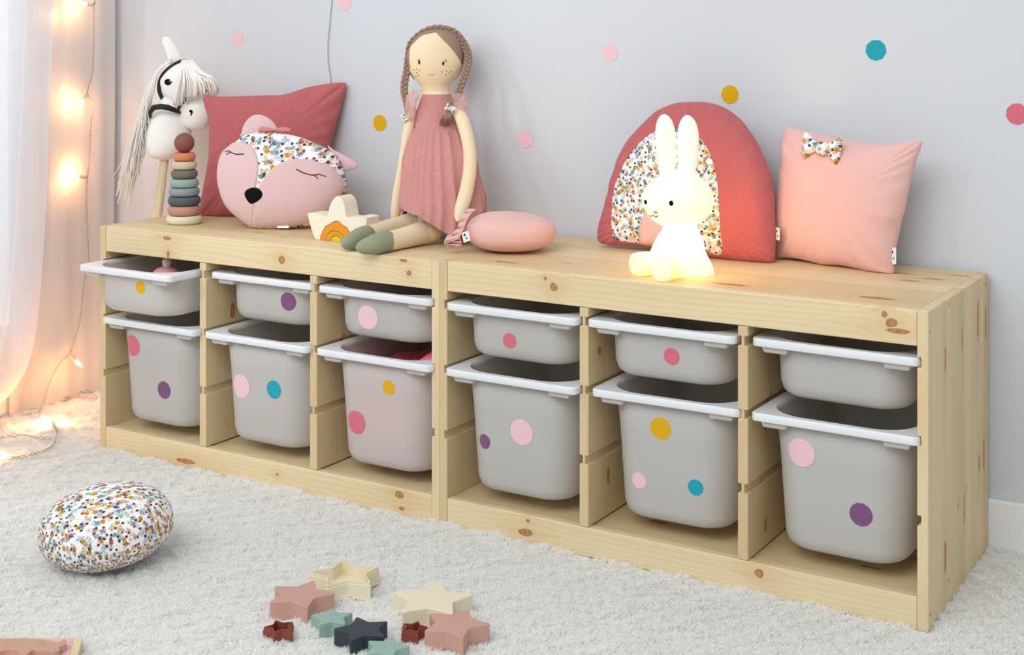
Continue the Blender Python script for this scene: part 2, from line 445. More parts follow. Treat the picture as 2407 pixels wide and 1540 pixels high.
# ------------------------------------------------------------------ bins
def rrect(w, d, r, z, n=10, cx=0, cy=0):
    pts = []
    for k, (sx, sy) in enumerate(((1, 1), (-1, 1), (-1, -1), (1, -1))):
        for i in range(n+1):
            a = PI/2*k+PI/2*i/n
            pts.append((cx+sx*(w/2-r)+r*math.cos(a), cy+sy*(d/2-r)+r*math.sin(a), z))
    return pts
def loft(loops, cap0=True, cap1=True, close=False):
    n = len(loops[0]); v = [p for l in loops for p in l]; f = []
    L = len(loops)
    for j in range(L if close else L-1):
        for i in range(n):
            a = j*n+i; b_ = j*n+(i+1) % n; c_ = ((j+1) % L)*n+(i+1) % n; d = ((j+1) % L)*n+i
            f.append((a, b_, c_, d))
    if cap0 and not close: f.append(tuple(range(n-1, -1, -1)))
    if cap1 and not close: f.append(tuple(range((L-1)*n, L*n)))
    return v, f
def plastic(name, col, trans=.3):
    m, nt, b = newmat(name); b.inputs['Base Color'].default_value = col; b.inputs['Roughness'].default_value = .42
    b.inputs['Specular IOR Level'].default_value = .35
    tr = nd(nt, 'ShaderNodeBsdfTranslucent'); tr.inputs[0].default_value = col
    mx = nd(nt, 'ShaderNodeMixShader'); mx.inputs[0].default_value = trans
    out = nt.nodes['Material Output']; nt.links.new(b.outputs[0], mx.inputs[1]); nt.links.new(tr.outputs[0], mx.inputs[2]); nt.links.new(mx.outputs[0], out.inputs[0])
    return m
mbin = plastic('milky_plastic', c(234, 231, 226), .45)
mbin_in = plastic('milky_plastic_inner_skin', c(236, 233, 228), .4)
_nt = mbin_in.node_tree; _o = _nt.nodes['Material Output']; _src = _o.inputs[0].links[0].from_socket; _tp = nd(_nt, 'ShaderNodeBsdfTransparent'); _mx = nd(_nt, 'ShaderNodeMixShader'); _mx.inputs[0].default_value = .72
_nt.links.new(_src, _mx.inputs[1]); _nt.links.new(_tp.outputs[0], _mx.inputs[2]); _nt.links.new(_mx.outputs[0], _o.inputs[0])
mrim = plastic('white_plastic_rim', c(240, 241, 242), .12)
BW, BD, RT_ = .287, .405, .0135
binmesh = {}
def bin_meshes(h):
    if h in binmesh: return binmesh[h]
    big = h > .15
    ow, od = BW-.046, BD-.034       # opening
    tw, tdp = .010 if not big else .026, .008 if not big else .020
    L = []
    H = -h
    # outside, from the base up
    bw, bd = ow-tw, od-tdp
    L.append(rrect(bw-.055, bd-.055, .035, H)); L.append(rrect(bw-.024, bd-.024, .048, H+.0015)); L.append(rrect(bw-.008, bd-.008, .054, H+.008)); L.append(rrect(bw, bd, .056, H+.022))
    for t in (.33, .66): L.append(rrect(bw+tw*t, bd+tdp*t, .056+.006*t, H+.022+(h-.022)*t))
    L.append(rrect(ow+.003, od+.003, .062, -.006))
    L.append(rrect(ow-.0005, od-.0005, .0605, -.005))
    for t in (.66, .33): L.append(rrect(bw+tw*t-.004, bd+tdp*t-.004, .055+.006*t, H+.022+(h-.022)*t))
    L.append(rrect(bw-.005, bd-.005, .053, H+.024)); L.append(rrect(bw-.03, bd-.03, .045, H+.005))
    A = loft(L)
    R = [rrect(BW-.0015, BD-.0015, .010, -RT_), rrect(BW, BD, .011, -RT_+.0015), rrect(BW, BD, .011, -.0018), rrect(BW-.003, BD-.003, .010, 0),
         rrect(ow+.004, od+.004, .064, -.0004), rrect(ow, od, .061, -.003), rrect(ow, od, .061, -.008), rrect(ow+.012, od+.012, .061, -.0105), rrect(BW-.006, BD-.006, .010, -.0105)]
    Rm = loft(R, close=True)
    T = []
    for sx in (-1, 1):
        for sy in (-1, 1):
            x0 = sx*(BW/2-.014); x1 = sx*(BW/2-.062); y0 = sy*(BD/2-.006); y1 = sy*(BD/2-.05)
            q = [(x0, y0, -.010), (x1, y0, -.010), (x1, y1, -.010), (x0, y1, -.010)]
            q2 = [(x0-sx*.005, y0-sy*.001, -.0245), (x1+sx*.002, y0-sy*.001, -.0245), (x1, y1, -.0245), (x0-sx*.005, y1, -.0245)]
            T.append((q+q2, [(3, 2, 1, 0), (4, 5, 6, 7), (0, 1, 5, 4), (1, 2, 6, 5), (2, 3, 7, 6), (3, 0, 4, 7)]))
    binmesh[h] = (A, Rm, T); return binmesh[h]
share = {}
def make_bin(fx, fy, zt, h, label, yaw=0.0, dots=()):
    """fx, fy = front left corner of the rim, zt = rim top"""
    cs, sn = math.cos(yaw), math.sin(yaw)
    cx = fx+cs*BW/2-sn*BD/2; cy = fy+sn*BW/2+cs*BD/2
    root = thing('storage_bin', label, 'storage bin', (cx, cy, zt), 'translucent plastic bins in the pine frames'); root.rotation_euler = (0, 0, yaw)
    A, Rm, T = bin_meshes(h)
    if h not in share:
        ob = mk('basin', A[0], A[1], [mbin, mbin_in], root, local=True)
        nn = len(rrect(1, 1, .1, 0))
        for p in ob.data.polygons:
            if p.index//nn >= 7 and p.index//nn < 11 or p.index == len(ob.data.polygons)-1: p.material_index = 1
        fixn(ob)
        orr = mk('rim', Rm[0], Rm[1], mrim, root, local=True, angle=40); fixn(orr)
        ot = []
        for t in T: o = mk('support_lug', t[0], t[1], mbin, root, smooth=False, local=True); fixn(o); bevel(o, .003, 2); ot.append(o)
        share[h] = (ob, orr, ot)
    else:
        for s in [share[h][0], share[h][1]]+share[h][2]:
            o = s.copy(); COL.objects.link(o); o.parent = root
    me = share[h][0].data
    tree = BVHTree.FromPolygons([v_.co for v_ in me.vertices], [tuple(p.vertices) for p in me.polygons])
    R = Matrix.Rotation(yaw, 3, 'Z'); loc = Vector((cx, cy, zt))
    for (px, py, hpx, mat, lab) in dots:
        # find the spot on the bin's front with the camera ray, then lay the felt dot on the wall of the bin
        d = (at(px, py, 1)-CAM); dl = R.inverted() @ d; ol = R.inverted() @ (CAM-loc)
        hit = tree.ray_cast(ol, dl.normalized())
        if hit[0] is None: continue
        D = (R @ hit[0]+loc-CAM).dot(FW); r = hpx/2/F*D
        v, f = disc_on(tree, Vector((hit[0].x, hit[0].y, hit[0].z)), Vector((1, 0, 0)), Vector((0, 0, 1)), Vector((0, -1, 0)), r, r, rough=.014, far=.05, n=64, off=.0002, th=.0005)
        o = mk('felt_dot', v, f, mat, root, local=True, angle=50); o['label'] = lab
    return root
def felt(name, col): return plain(name, col, .95, .35, 1500, sheen=.2, spec=.1)
fr, fp, fpl, fm, ft = felt('felt_rose', c(212, 110, 126)), felt('felt_pale_pink', c(236, 196, 204)), felt('felt_plum', c(124, 84, 120)), felt('felt_mustard', c(222, 172, 20)), felt('felt_teal', c(40, 160, 176))
ZT, ZB = .4275, .302
RL, PL_, UL, ML, TL = 'rose pink round felt dot', 'pale pink round felt dot', 'plum purple round felt dot', 'mustard yellow round felt dot', 'teal round felt dot'
make_bin(.0138, -.076, ZT, .10, 'shallow bin pulled out at the left end, holding a small teapot, with one mustard dot', -.01, [(330, 676, 30, fm, ML)])
make_bin(.026, -.0196, ZB, .23, 'deep bin at the left end with a rose dot above a plum dot', 0, [(311, 812, 50, fr, RL), (386, 917, 41, fpl, UL)])
make_bin(.331, .0094, ZT, .10, 'shallow bin with one plum dot in the upper row', 0, [(677, 709, 43, fpl, UL)])
make_bin(.334, -.0146, ZB, .23, 'deep bin with a pale pink dot and a teal dot side by side', 0, [(566, 908, 55, fp, PL_), (644, 916, 43, ft, TL)])
make_bin(.6345, .0021, ZT, .10, 'shallow bin with one pale pink dot in the upper row', -.01, [(865, 746, 57, fp, PL_)])
make_bin(.641, -.0116, ZB, .23, 'deep bin filled with something pink, with a mustard dot and a large rose dot', -.01, [(914, 911, 34, fm, ML), (837, 993, 55, fr, RL)])
make_bin(.9625, -.0131, ZT, .10, 'shallow bin with one rose dot just right of the seam between the frames', 0, [(1198, 801, 36, fr, RL)])
make_bin(.962, -.0156, ZB, .23, 'deep bin with a small plum dot and a larger pale pink dot', 0, [(1139, 1038, 34, fpl, UL), (1226, 1016, 61, fp, PL_)])
make_bin(1.2665, -.0054, ZT, .10, 'shallow bin with one rose dot, above the bin with three dots', .005, [(1579, 838, 40, fr, RL)])
make_bin(1.274, -.0031, ZB, .23, 'deep bin with three dots, mustard, pale pink and teal', .02, [(1553, 1007, 51, fm, ML), (1502, 1130, 38, fp, PL_), (1635, 1146, 38, ft, TL)])
make_bin(1.5785, .0069, ZT, .10, 'shallow plain bin without dots at the right end', -.02)
make_bin(1.5795, .0004, ZB, .23, 'deep bin at the right end with a large pale pink dot and a plum dot', -.015, [(1883, 1064, 67, fp, PL_), (2024, 1210, 55, fpl, UL)])

# ------------------------------------------------------------------ fabrics
def muslin(name, col, dots=False):
    m, nt, b = newmat(name); co = coord(nt, 'UV')
    b.inputs['Roughness'].default_value = .95; b.inputs['Specular IOR Level'].default_value = .1
    b.inputs['Sheen Weight'].default_value = .15
    mp = nd(nt, 'ShaderNodeMapping'); mp.inputs['Scale'].default_value = (150, 330, 1); nt.links.new(co, mp.inputs[0])
    n1 = noise(nt, mp.outputs[0], 1.0, 4, .6); n2 = noise(nt, co, 22, 3)
    h = M2(nt, 'ADD', n1, M2(nt, 'MULTIPLY', n2, 1.5))
    dk = tuple(x*.86 for x in col[:3])+(1,); lt = tuple(min(1, x*1.08) for x in col[:3])+(1,)
    base = ramp(nt, n1, [(.3, dk), (.7, lt)])
    if dots:
        h = M2(nt, 'MULTIPLY', n2, .5)
        v = nd(nt, 'ShaderNodeTexVoronoi', voronoi_dimensions='2D'); v.inputs['Scale'].default_value = 62; v.inputs['Randomness'].default_value = .35
        nt.links.new(co, v.inputs['Vector']); dm = ramp(nt, v.outputs['Distance'], [(.05, 1.0), (.085, 0.0)])
        h = M2(nt, 'ADD', h, M2(nt, 'MULTIPLY', dm, .8)); base = mixc(nt, M2(nt, 'MULTIPLY', dm, .35), col, c(250, 215, 205))
    nt.links.new(base, b.inputs['Base Color']); bump(nt, b, h, .55 if not dots else .5, .0016)
    return m
def floral(name, sc=1.0, off=0.0):
    m, nt, b = newmat(name); b.inputs['Roughness'].default_value = .9; b.inputs['Specular IOR Level'].default_value = .15
    co = coord(nt, 'UV'); base = c(246, 243, 240)
    def layer(base, cell, offs, R, pal, kind, rnd=.75, keep=1.0):
        mp = nd(nt, 'ShaderNodeMapping'); mp.inputs['Scale'].default_value = (1/cell/sc, 1/cell/sc, 1); mp.inputs['Location'].default_value = (offs+off, offs*1.7+off, 0)
        nt.links.new(co, mp.inputs[0])
        v = nd(nt, 'ShaderNodeTexVoronoi', voronoi_dimensions='2D'); v.inputs['Scale'].default_value = 1; v.inputs['Randomness'].default_value = rnd
        nt.links.new(mp.outputs[0], v.inputs['Vector'])
        sub = nd(nt, 'ShaderNodeVectorMath', operation='SUBTRACT'); nt.links.new(mp.outputs[0], sub.inputs[0]); nt.links.new(v.outputs['Position'], sub.inputs[1])
        sp = nd(nt, 'ShaderNodeSeparateXYZ'); nt.links.new(sub.outputs[0], sp.inputs[0]); x, y = sp.outputs[0], sp.outputs[1]
        sc_ = nd(nt, 'ShaderNodeSeparateColor'); nt.links.new(v.outputs['Color'], sc_.inputs[0]); r1, r2, r3 = sc_.outputs
        dist = M2(nt, 'SQRT', M2(nt, 'ADD', M2(nt, 'MULTIPLY', x, x), M2(nt, 'MULTIPLY', y, y)))
        colr = ramp(nt, r2, [(i/len(pal), p) for i, p in enumerate(pal)], 'CONSTANT')
        if kind == 'flower':
            th = M2(nt, 'ADD', M2(nt, 'ARCTAN2', y, x), M2(nt, 'MULTIPLY', r1, 6.28))
            pet = M2(nt, 'POWER', M2(nt, 'ABSOLUTE', M2(nt, 'COSINE', M2(nt, 'MULTIPLY', th, 2.5))), .7)
            rad = M2(nt, 'MULTIPLY', M2(nt, 'ADD', M2(nt, 'MULTIPLY', pet, .62), .38), R)
            mask = M2(nt, 'LESS_THAN', dist, rad)
            mask = M2(nt, 'MULTIPLY', mask, M2(nt, 'LESS_THAN', r3, keep))
            base = mixc(nt, mask, base, colr)
            cm = M2(nt, 'MULTIPLY', M2(nt, 'LESS_THAN', dist, R*.2), mask)
            return mixc(nt, M2(nt, 'MULTIPLY', cm, .6), base, c(70, 45, 50))
        # sprig: stem with paired leaves
        a = M2(nt, 'MULTIPLY', r1, 6.28); ca, sa = M2(nt, 'COSINE', a), M2(nt, 'SINE', a)
        u = M2(nt, 'SUBTRACT', M2(nt, 'MULTIPLY', x, ca), M2(nt, 'MULTIPLY', y, sa)); w_ = M2(nt, 'ADD', M2(nt, 'MULTIPLY', x, sa), M2(nt, 'MULTIPLY', y, ca))
        au = M2(nt, 'ABSOLUTE', u); inl = M2(nt, 'LESS_THAN', M2(nt, 'ABSOLUTE', w_), R)
        stem = M2(nt, 'MULTIPLY', M2(nt, 'LESS_THAN', au, .022), inl)
        fr_ = M2(nt, 'ABSOLUTE', M2(nt, 'SUBTRACT', M2(nt, 'FRACT', M2(nt, 'MULTIPLY', M2(nt, 'SUBTRACT', w_, M2(nt, 'MULTIPLY', au, 1.2)), 4.6)), .5))
        width = M2(nt, 'MULTIPLY', M2(nt, 'SUBTRACT', R*1.05, M2(nt, 'ABSOLUTE', w_)), .62)
        leaf = M2(nt, 'MULTIPLY', M2(nt, 'LESS_THAN', fr_, .24), M2(nt, 'MULTIPLY', M2(nt, 'LESS_THAN', au, width), inl))
        mask = M2(nt, 'MULTIPLY', M2(nt, 'MAXIMUM', stem, leaf), M2(nt, 'LESS_THAN', r3, keep))
        return mixc(nt, mask, base, colr)
    gold, teal, plum, navy, pink, sage, mus = c(186, 142, 58), c(112, 160, 172), c(112, 66, 92), c(40, 34, 62), c(240, 196, 196), c(150, 180, 172), c(196, 150, 44)
    base = layer(base, .0160, 3.1, .32, [pink, sage, pink, pink], 'flower', keep=.75)
    base = layer(base, .0220, 7.7, .47, [gold, teal, gold, c(140, 160, 175), sage], 'sprig', keep=.97)
    base = layer(base, .0125, 1.3, .27, [plum, navy, plum, navy], 'flower', keep=.6)
    base = layer(base, .0210, 5.9, .27, [mus, teal, mus, teal], 'flower', keep=.72)
    base = layer(base, .0185, 2.6, .42, [plum, navy, gold, plum], 'sprig', keep=.42)
    base = layer(base, .0090, 9.2, .12, [navy, gold, sage, pink, plum], 'flower', keep=.45)
    nt.links.new(base, b.inputs['Base Color']); bump(nt, b, noise(nt, co, 900, 2), .1, .0004)
    return m
def fleece(name, col):
    m, nt, b = newmat(name); co = coord(nt)
    b.inputs['Roughness'].default_value = 1; b.inputs['Specular IOR Level'].default_value = .05; b.inputs['Sheen Weight'].default_value = .5; b.inputs['Sheen Roughness'].default_value = .6
    n1 = noise(nt, co, 1100, 3, .7); n2 = noise(nt, co, 160, 3)
    dk = tuple(x*.88 for x in col[:3])+(1,); nt.links.new(ramp(nt, n1, [(.3, dk), (.65, col)]), b.inputs['Base Color'])
    bump(nt, b, M2(nt, 'ADD', n1, n2), .6, .0018); return m
mrose = muslin('rose_muslin', c(190, 103, 104)); mpale = muslin('pale_dotted_cotton', c(229, 184, 176), True)
mflor = floral('floral_cotton'); mfleece = fleece('pink_fleece', c(238, 199, 198))
mblack = plain('black_felt', c(18, 16, 20), .9, .3, 900, spec=.1)
mthread = plain('black_thread', c(26, 22, 26), .8)
mlabel = plain('white_ribbon_label', c(240, 242, 242), .7)
mlteal = plain('teal_print', c(40, 170, 185), .7); mldark = plain('dark_print', c(80, 50, 60), .7)

def patch_on(tree, pl, poly, ctr, name, mat, parent, lift=.0012, rings=10, n=120, shrink=1.0, edge=.0, uvs=1.0, sm=True):
    """a piece of cloth cut to an outline and laid on a cushion"""
    ol = smoothline(poly, n, True) if sm else [np.array(p) for p in poly]; n = len(ol)
    V = []; UV = []; N = pl.N
    def put(a, b, h):
        s = pl.w(a, b, .3); r = tree.ray_cast(s, -N)
        p = r[0] if r[0] is not None else pl.w(a, b, 0)
        V.append(p+N*h); UV.append((a*uvs, b*uvs))
    put(ctr[0], ctr[1], lift)
    for j in range(1, rings+1):
        r = j/rings
        for p in ol: put(ctr[0]+(p[0]-ctr[0])*r*shrink, ctr[1]+(p[1]-ctr[1])*r*shrink, lift if j < rings else lift*.9)
    base = len(V)
    for p in ol: put(ctr[0]+(p[0]-ctr[0])*shrink*1.002, ctr[1]+(p[1]-ctr[1])*shrink*1.002, -.0004)
    F_ = [(0, 1+i, 1+(i+1) % n) for i in range(n)]
    for j in range(rings):
        for i in range(n):
            a0 = 1+j*n+i; a1 = 1+j*n+(i+1) % n; F_.append((a0, a0+n, a1+n, a1))
    return mk(name, V, F_, mat, parent, uv=UV)
def line_on(tree, pl, pts, rad, lift=.0003, n=24):
    P = smoothline(pts, n); out = []
    for p in P:
        r = tree.ray_cast(pl.w(p[0], p[1], .3), -pl.N); q = r[0] if r[0] is not None else pl.w(p[0], p[1], 0)
        out.append(q+pl.N*lift)
    return tube(out, rad, 6)
def cv(ox, oy, sc): return lambda x, y: (ox+x/sc, oy+y/sc)
def label_tag(parent, p, right, up, w_, h_, lab='small white ribbon label with a dark and a teal dot', dots=True):
    n = right.cross(up).normalized()
    v, f = extr([p, p+right*w_, p+right*w_+up*h_, p+up*h_], n*-.0008)
    o = fixn(mk('label_tag', v, f, mlabel, parent, smooth=False)); o['label'] = lab
    if not dots: return o
    for (a, b, r, m) in ((.36, .72, .16, mldark), (.55, .34, .16, mlteal)):
        ctr = p+right*(a*w_)+up*(b*h_)+n*.0004; vv = [ctr+right*(w_*r*math.cos(2*PI*k/14))+up*(w_*r*1.15*math.sin(2*PI*k/14)) for k in range(14)]
        mk('printed_dot', vv, [tuple(range(14))], m, o, smooth=False)
    return o

# ------------------------------------------------------------------ curtains on the left
def sheer(name, col, tr=.5, al=.12):
    m, nt, b = newmat(name); b.inputs['Base Color'].default_value = col; b.inputs['Roughness'].default_value = .9; b.inputs['Specular IOR Level'].default_value = .05
    t = nd(nt, 'ShaderNodeBsdfTranslucent'); t.inputs[0].default_value = col
    tp = nd(nt, 'ShaderNodeBsdfTransparent')
    m1 = nd(nt, 'ShaderNodeMixShader'); m1.inputs[0].default_value = tr; m2 = nd(nt, 'ShaderNodeMixShader'); m2.inputs[0].default_value = al
    nt.links.new(b.outputs[0], m1.inputs[1]); nt.links.new(t.outputs[0], m1.inputs[2]); nt.links.new(m1.outputs[0], m2.inputs[1]); nt.links.new(tp.outputs[0], m2.inputs[2])
    nt.links.new(m2.outputs[0], nt.nodes['Material Output'].inputs[0])
    co = coord(nt); mp = nd(nt, 'ShaderNodeMapping'); mp.inputs['Scale'].default_value = (900, 900, 60); nt.links.new(co, mp.inputs[0])
    bump(nt, b, noise(nt, mp.outputs[0], 1, 2), .25, .0006)
    return m
msheer = sheer('sheer_curtain_cloth', c(240, 240, 244), .5, .15)
msheer2 = sheer('sheer_curtain_cloth_wall', c(240, 236, 234), .35, .0)
edge = smoothline([(142, -850), (140, -420), (137, -40), (135, 0), (133, 130), (125, 330), (120, 480), (112, 600), (105, 700), (92, 800), (75, 865), (50, 910), (20, 945), (-25, 985)], 64)
V = []; nu = 90
for i, (ex, ey) in enumerate(edge):
    # right hem position in the curtain's plane x = -.33
    p = un(ex, ey, (-.33, 0, 0), (1, 0, 0)); z = max(p.z, .004)
    for k in range(nu):
        u = k/(nu-1); y = p.y-u*1.15
        amp = .022+.012*u; g = min(1, u*9)
        x = -.335+g*amp*math.sin(u*55+.7*math.sin(i*.05)+z*1.2)+.006*math.sin(u*140)*g - .012*(1-g)
        V.append((x, y, z))
Fc = [(j*nu+k, j*nu+k+1, (j+1)*nu+k+1, (j+1)*nu+k) for j in range(len(edge)-1) for k in range(nu-1)]
tag(mk('sheer_curtain', V, Fc, msheer, origin=(-.335, -.4, 0)), 'sheer white curtain at the left edge, drawn aside in soft folds', 'curtain')
V = []; nu = 120; nz = 30
for j in range(nz):
    z = .0+1.9*j/(nz-1)
    for k in range(nu):
        u = k/(nu-1); y = .06+u*(.402-.06)
        x = LX+.012+.010+.0035*math.sin(y*38+.5*math.sin(z*3))+.0012*math.sin(y*110+z)+.003*math.sin(z*5+y*9)
        V.append((x, y, z))
Fc = [(j*nu+k, j*nu+k+1, (j+1)*nu+k+1, (j+1)*nu+k) for j in range(nz-1) for k in range(nu-1)]
tag(mk('sheer_curtain', V, Fc, msheer2, origin=(LX+.02, 0, 0)), 'flat sheer white drape hanging along the wall behind the string of lights', 'curtain')

# ------------------------------------------------------------------ fairy lights
mwire = plain('light_wire', c(176, 156, 130), .4)
msock = plain('lamp_socket', c(225, 190, 165), .4)
mbulb, nt, b = newmat('warm_bulb'); b.inputs['Base Color'].default_value = c(255, 220, 160); b.inputs['Emission Color'].default_value = (1, .46, .17, 1); b.inputs['Emission Strength'].default_value = 210
fl = thing('fairy_lights', 'string of small warm fairy lights hanging on the drape and lying on the rug', 'string lights', at(205, 420, 3.62))
def twist(pts, r=.0019, wr=.0008, turns=26, n=260):
    P = smoothline(pts, n); a, b_ = [], []
    for i, p in enumerate(P):
        q = P[min(i+1, n-1)]; o = P[max(i-1, 0)]; t = Vector(q-o).normalized(); s = t.cross(FW)
        if s.length < .2: s = RT.copy()
        s.normalize(); d = t.cross(s); ph = 2*PI*turns*i/n; k = (1+.8*math.sin(i*.11)*math.sin(i*.037))
        o1 = s*(math.cos(ph)*r*k)+d*(math.sin(ph)*r*.6); a.append(Vector(p)+o1); b_.append(Vector(p)-o1)
    return join(tube(a, wr, 5), tube(b_, wr, 5))
def path(px): return [tuple(at(x, y, D-.045*min(1, max(0, (D-3.45)/.12)))) for x, y, D in px]
v, f = twist(path([(232, -700, 3.66), (228, -350, 3.66), (224, -30, 3.66), (221, 15, 3.66), (220, 100, 3.66), (217, 170, 3.66), (205, 220, 3.66), (217, 245, 3.66), (213, 300, 3.66), (209, 380, 3.66), (205, 415, 3.66), (203, 480, 3.66), (206, 560, 3.65), (208, 620, 3.64), (197, 665, 3.63), (191, 730, 3.62), (181, 778, 3.61), (163, 834, 3.59)]), turns=66, n=640)
mk('wire', v, f, mwire, fl)
v, f = twist(path([(163, 834, 3.59), (143, 850, 3.57), (125, 880, 3.55), (110, 915, 3.53), (103, 945, 3.49), (92, 968, 3.45)]), turns=8, n=110); mk('wire', v, f, mwire, fl)
Z0 = .006
def fz(px): return [tuple(onz(x, y, Z0)) for x, y in px]
for pts, t in (([(92, 968), (60, 975), (30, 986), (0, 1002), (-30, 1015)], 8), ([(122, 990), (131, 1002), (134, 1020), (126, 1044), (105, 1060), (70, 1070), (30, 1076), (-10, 1082)], 11), ([(122, 1032), (84, 1028), (52, 1022), (0, 1028), (-20, 1030)], 6),
               ([(30, 955), (70, 944), (110, 936), (150, 928), (190, 922), (231, 909)], 9), ([(100, 940), (140, 936), (180, 933), (231, 935)], 6)):
    v, f = twist(fz(pts), turns=t, n=110, r=.0024); mk('wire', v, f, mwire, fl)
def bulb(sx, sy, bx, by, D, D2=None):
    a = at(sx, sy, D) if D > 0 else onz(sx, sy, -D); e = at(bx, by, D2 or D) if D > 0 else onz(bx, by, -D)
    d = (e-a); L = d.length; d.normalize()
    v, f = tube([a, a+d*L*.25, a+d*L*.55], [.0032, .0042, .0046], 10); o = mk('bulb_socket', v, f, msock, fl)
    v, f = tube([a+d*L*.5, a+d*L*.7, a+d*L*.9, a+d*L*1.12], [.0038, .0044, .0036, .0006], 10); mk('bulb', v, f, mbulb, o)
bulb(219, 13, 190, 7, 3.612, 3.59); bulb(205, 219, 188, 247, 3.612, 3.59); bulb(204, 418, 168, 411, 3.612, 3.59); bulb(163, 834, 190, 860, 3.545, 3.53)
bulb(128, 1004, 119, 985, -.012); bulb(92, 972, 106, 984, -.012); bulb(-18, 1074, 4, 1064, -.012)
fl2 = thing('fairy_lights', 'two small fairy light bulbs shining behind the sheer curtain, top left', 'string lights', at(90, 36, 3.62))
for (x, y) in ((80, 31), (99, 37)):
    v, f = sphere(at(x, y, 3.565), .0045, n=12, m=8); mk('bulb', v, f, mbulb, fl2)
v, f = tube([at(95, -700, 3.58), at(95, -40, 3.58), at(99, 0, 3.575), at(98, 35, 3.572), at(80, 30, 3.572), at(78, -40, 3.58), at(78, -700, 3.58)], .0009, 5); mk('wire', v, f, mwire, fl2)

# ------------------------------------------------------------------ wall dots and the hanging cord
for i, (x, y, h, m, lab) in enumerate([
    (559, 90, 35, fp, 'pale pink round sticker on the wall above the hobby horse'), (809, 7, 38, fp, 'pale pink round sticker cut by the top edge, beside the thin cord'),
    (893, 289, 38, fm, 'mustard round sticker on the wall left of the doll'), (1235, 327, 42, fp, 'pale pink round sticker on the wall right of the doll'),
    (1434, 123, 42, fp, 'pale pink round sticker high on the wall, above left of the arch cushion'), (1716, 222, 43, fm, 'mustard round sticker just above the arch cushion'),
    (2059, 118, 48, ft, 'teal round sticker high on the wall above the square pink cushion'), (2391, 268, 50, fr, 'rose round sticker at the right edge of the picture')]):
    p = ony(x, y, WY); D = (p-CAM).dot(FW); r = h/2/F*D
    V = [(p.x+r*(1+.02*math.sin(k*5+i)+.015*math.sin(k*1.7))*math.cos(2*PI*k/44), WY-.0002, p.z+r*(1+.02*math.sin(k*5+i))*math.sin(2*PI*k/44)) for k in range(44)]
    v, f = extr(V, (0, -.0008, 0)); o = mk('wall_sticker', v, f, m, smooth=False, origin=(p.x, WY, p.z)); fixn(o); tag(o, lab, 'wall sticker', 'round stickers on the wall')
P = [ony(x, y, WY-.003) for x, y in ((786, -800), (783, -350), (781, -40), (780, 0), (777, 30), (775, 55), (771, 100), (771, 140), (774, 165), (777, 185), (776, 215), (778, 300), (776, 420))]
P = [Vector(q) for q in smoothline([tuple(q) for q in P], 90)]
v, f = tube(P, .0011, 6); tag(mk('hanging_cord', v, f, plain('grey_cord', c(176, 176, 178), .6), origin=P[-1]), 'thin grey cord hanging down the wall behind the rose cushion', 'cord')
# ------------------------------------------------------------------ rose square cushion
TZ = .5044
p0 = onz(470, 508, TZ+.002)
def leanplane(p0, yaw, lean):
    U = Vector((math.cos(yaw), math.sin(yaw), 0)); B = Vector((-math.sin(yaw), math.cos(yaw), 0))
    return Plane(p0, U, UP*math.cos(lean)+B*math.sin(lean))
def bwr(a, b, r, th, side):
    return (.0030*math.sin(th*9+3*math.sin(th*2))+.0022*math.sin(th*23+4*math.sin(th*3)))*r**4*(1-r**24)
pl = leanplane(p0+Vector((.0, .03, 0)), .40, .10)
ol = [pl.px(x, y) for x, y in [(470, 508), (478, 440), (489, 380), (492, 330), (490, 280), (478, 226), (520, 227), (560, 226), (620, 224), (668, 222), (720, 206), (770, 197), (808, 194), (813, 204), (802, 250), (788, 300), (775, 350), (772, 420), (780, 480), (788, 512), (740, 516), (640, 516), (560, 512), (500, 511)]]
rp = thing('square_cushion', 'deep rose crinkled cushion standing behind the sleeping fox cushion', 'cushion', pl.w(.15, 0))
puff(pl, ol, .058, 'cushion_cover', mrose, rp, rings=26, n=240, e=2.4, wr=bwr, topo=.56)
# ------------------------------------------------------------------ fox cushion
q = cv(380, 180, 3.85)
pb = onz(655, 540, TZ+.004); pl = leanplane(pb+Vector((-.02, .04, 0)), .42, .20)
X = lambda L: [pl.px(*q(x, y)) for x, y in L]
fox_ol = X([(900, 505), (1060, 513), (1200, 535), (1350, 585), (1490, 650), (1590, 730), (1640, 820), (1665, 930), (1672, 1010), (1650, 1080), (1580, 1190), (1450, 1290), (1330, 1345), (1200, 1372), (1060, 1380), (930, 1385), (840, 1380), (770, 1345), (690, 1280), (630, 1230), (580, 1170), (540, 1080), (515, 980), (508, 880), (520, 780), (550, 690), (610, 635), (680, 580), (780, 522)])
fx = thing('fox_cushion', 'pink sleeping fox face cushion with floral forehead and black nose', 'cushion', pl.w(.0, 0))
fb = puff(pl, fox_ol, .060, 'floral_cover', mflor, fx, rings=28, n=220, e=2.3, uvs=.82, topo=.5)
tr = bvh(fb)
lc = X([(655, 612), (740, 602), (830, 630), (900, 690), (935, 770), (945, 860), (932, 950), (920, 1025), (905, 1130), (880, 1260), (850, 1368), (800, 1352), (700, 1280), (640, 1230), (588, 1165), (550, 1080), (523, 980), (517, 880), (528, 785), (556, 700), (615, 640)])
patch_on(tr, pl, lc, pl.px(*q(730, 930)), 'fleece_cheek', mfleece, fx, lift=.003, n=140, rings=14)
rc = X([(925, 1040), (960, 1005), (1010, 930), (1070, 862), (1150, 803), (1250, 772), (1370, 770), (1480, 798), (1570, 840), (1628, 895), (1655, 950), (1660, 1010), (1638, 1070), (1570, 1180), (1445, 1278), (1325, 1332), (1195, 1360), (1060, 1368), (930, 1372), (850, 1370), (880, 1260), (905, 1130)])
patch_on(tr, pl, rc, pl.px(*q(1180, 1120)), 'fleece_cheek', mfleece, fx, lift=.0031, n=160, rings=16)
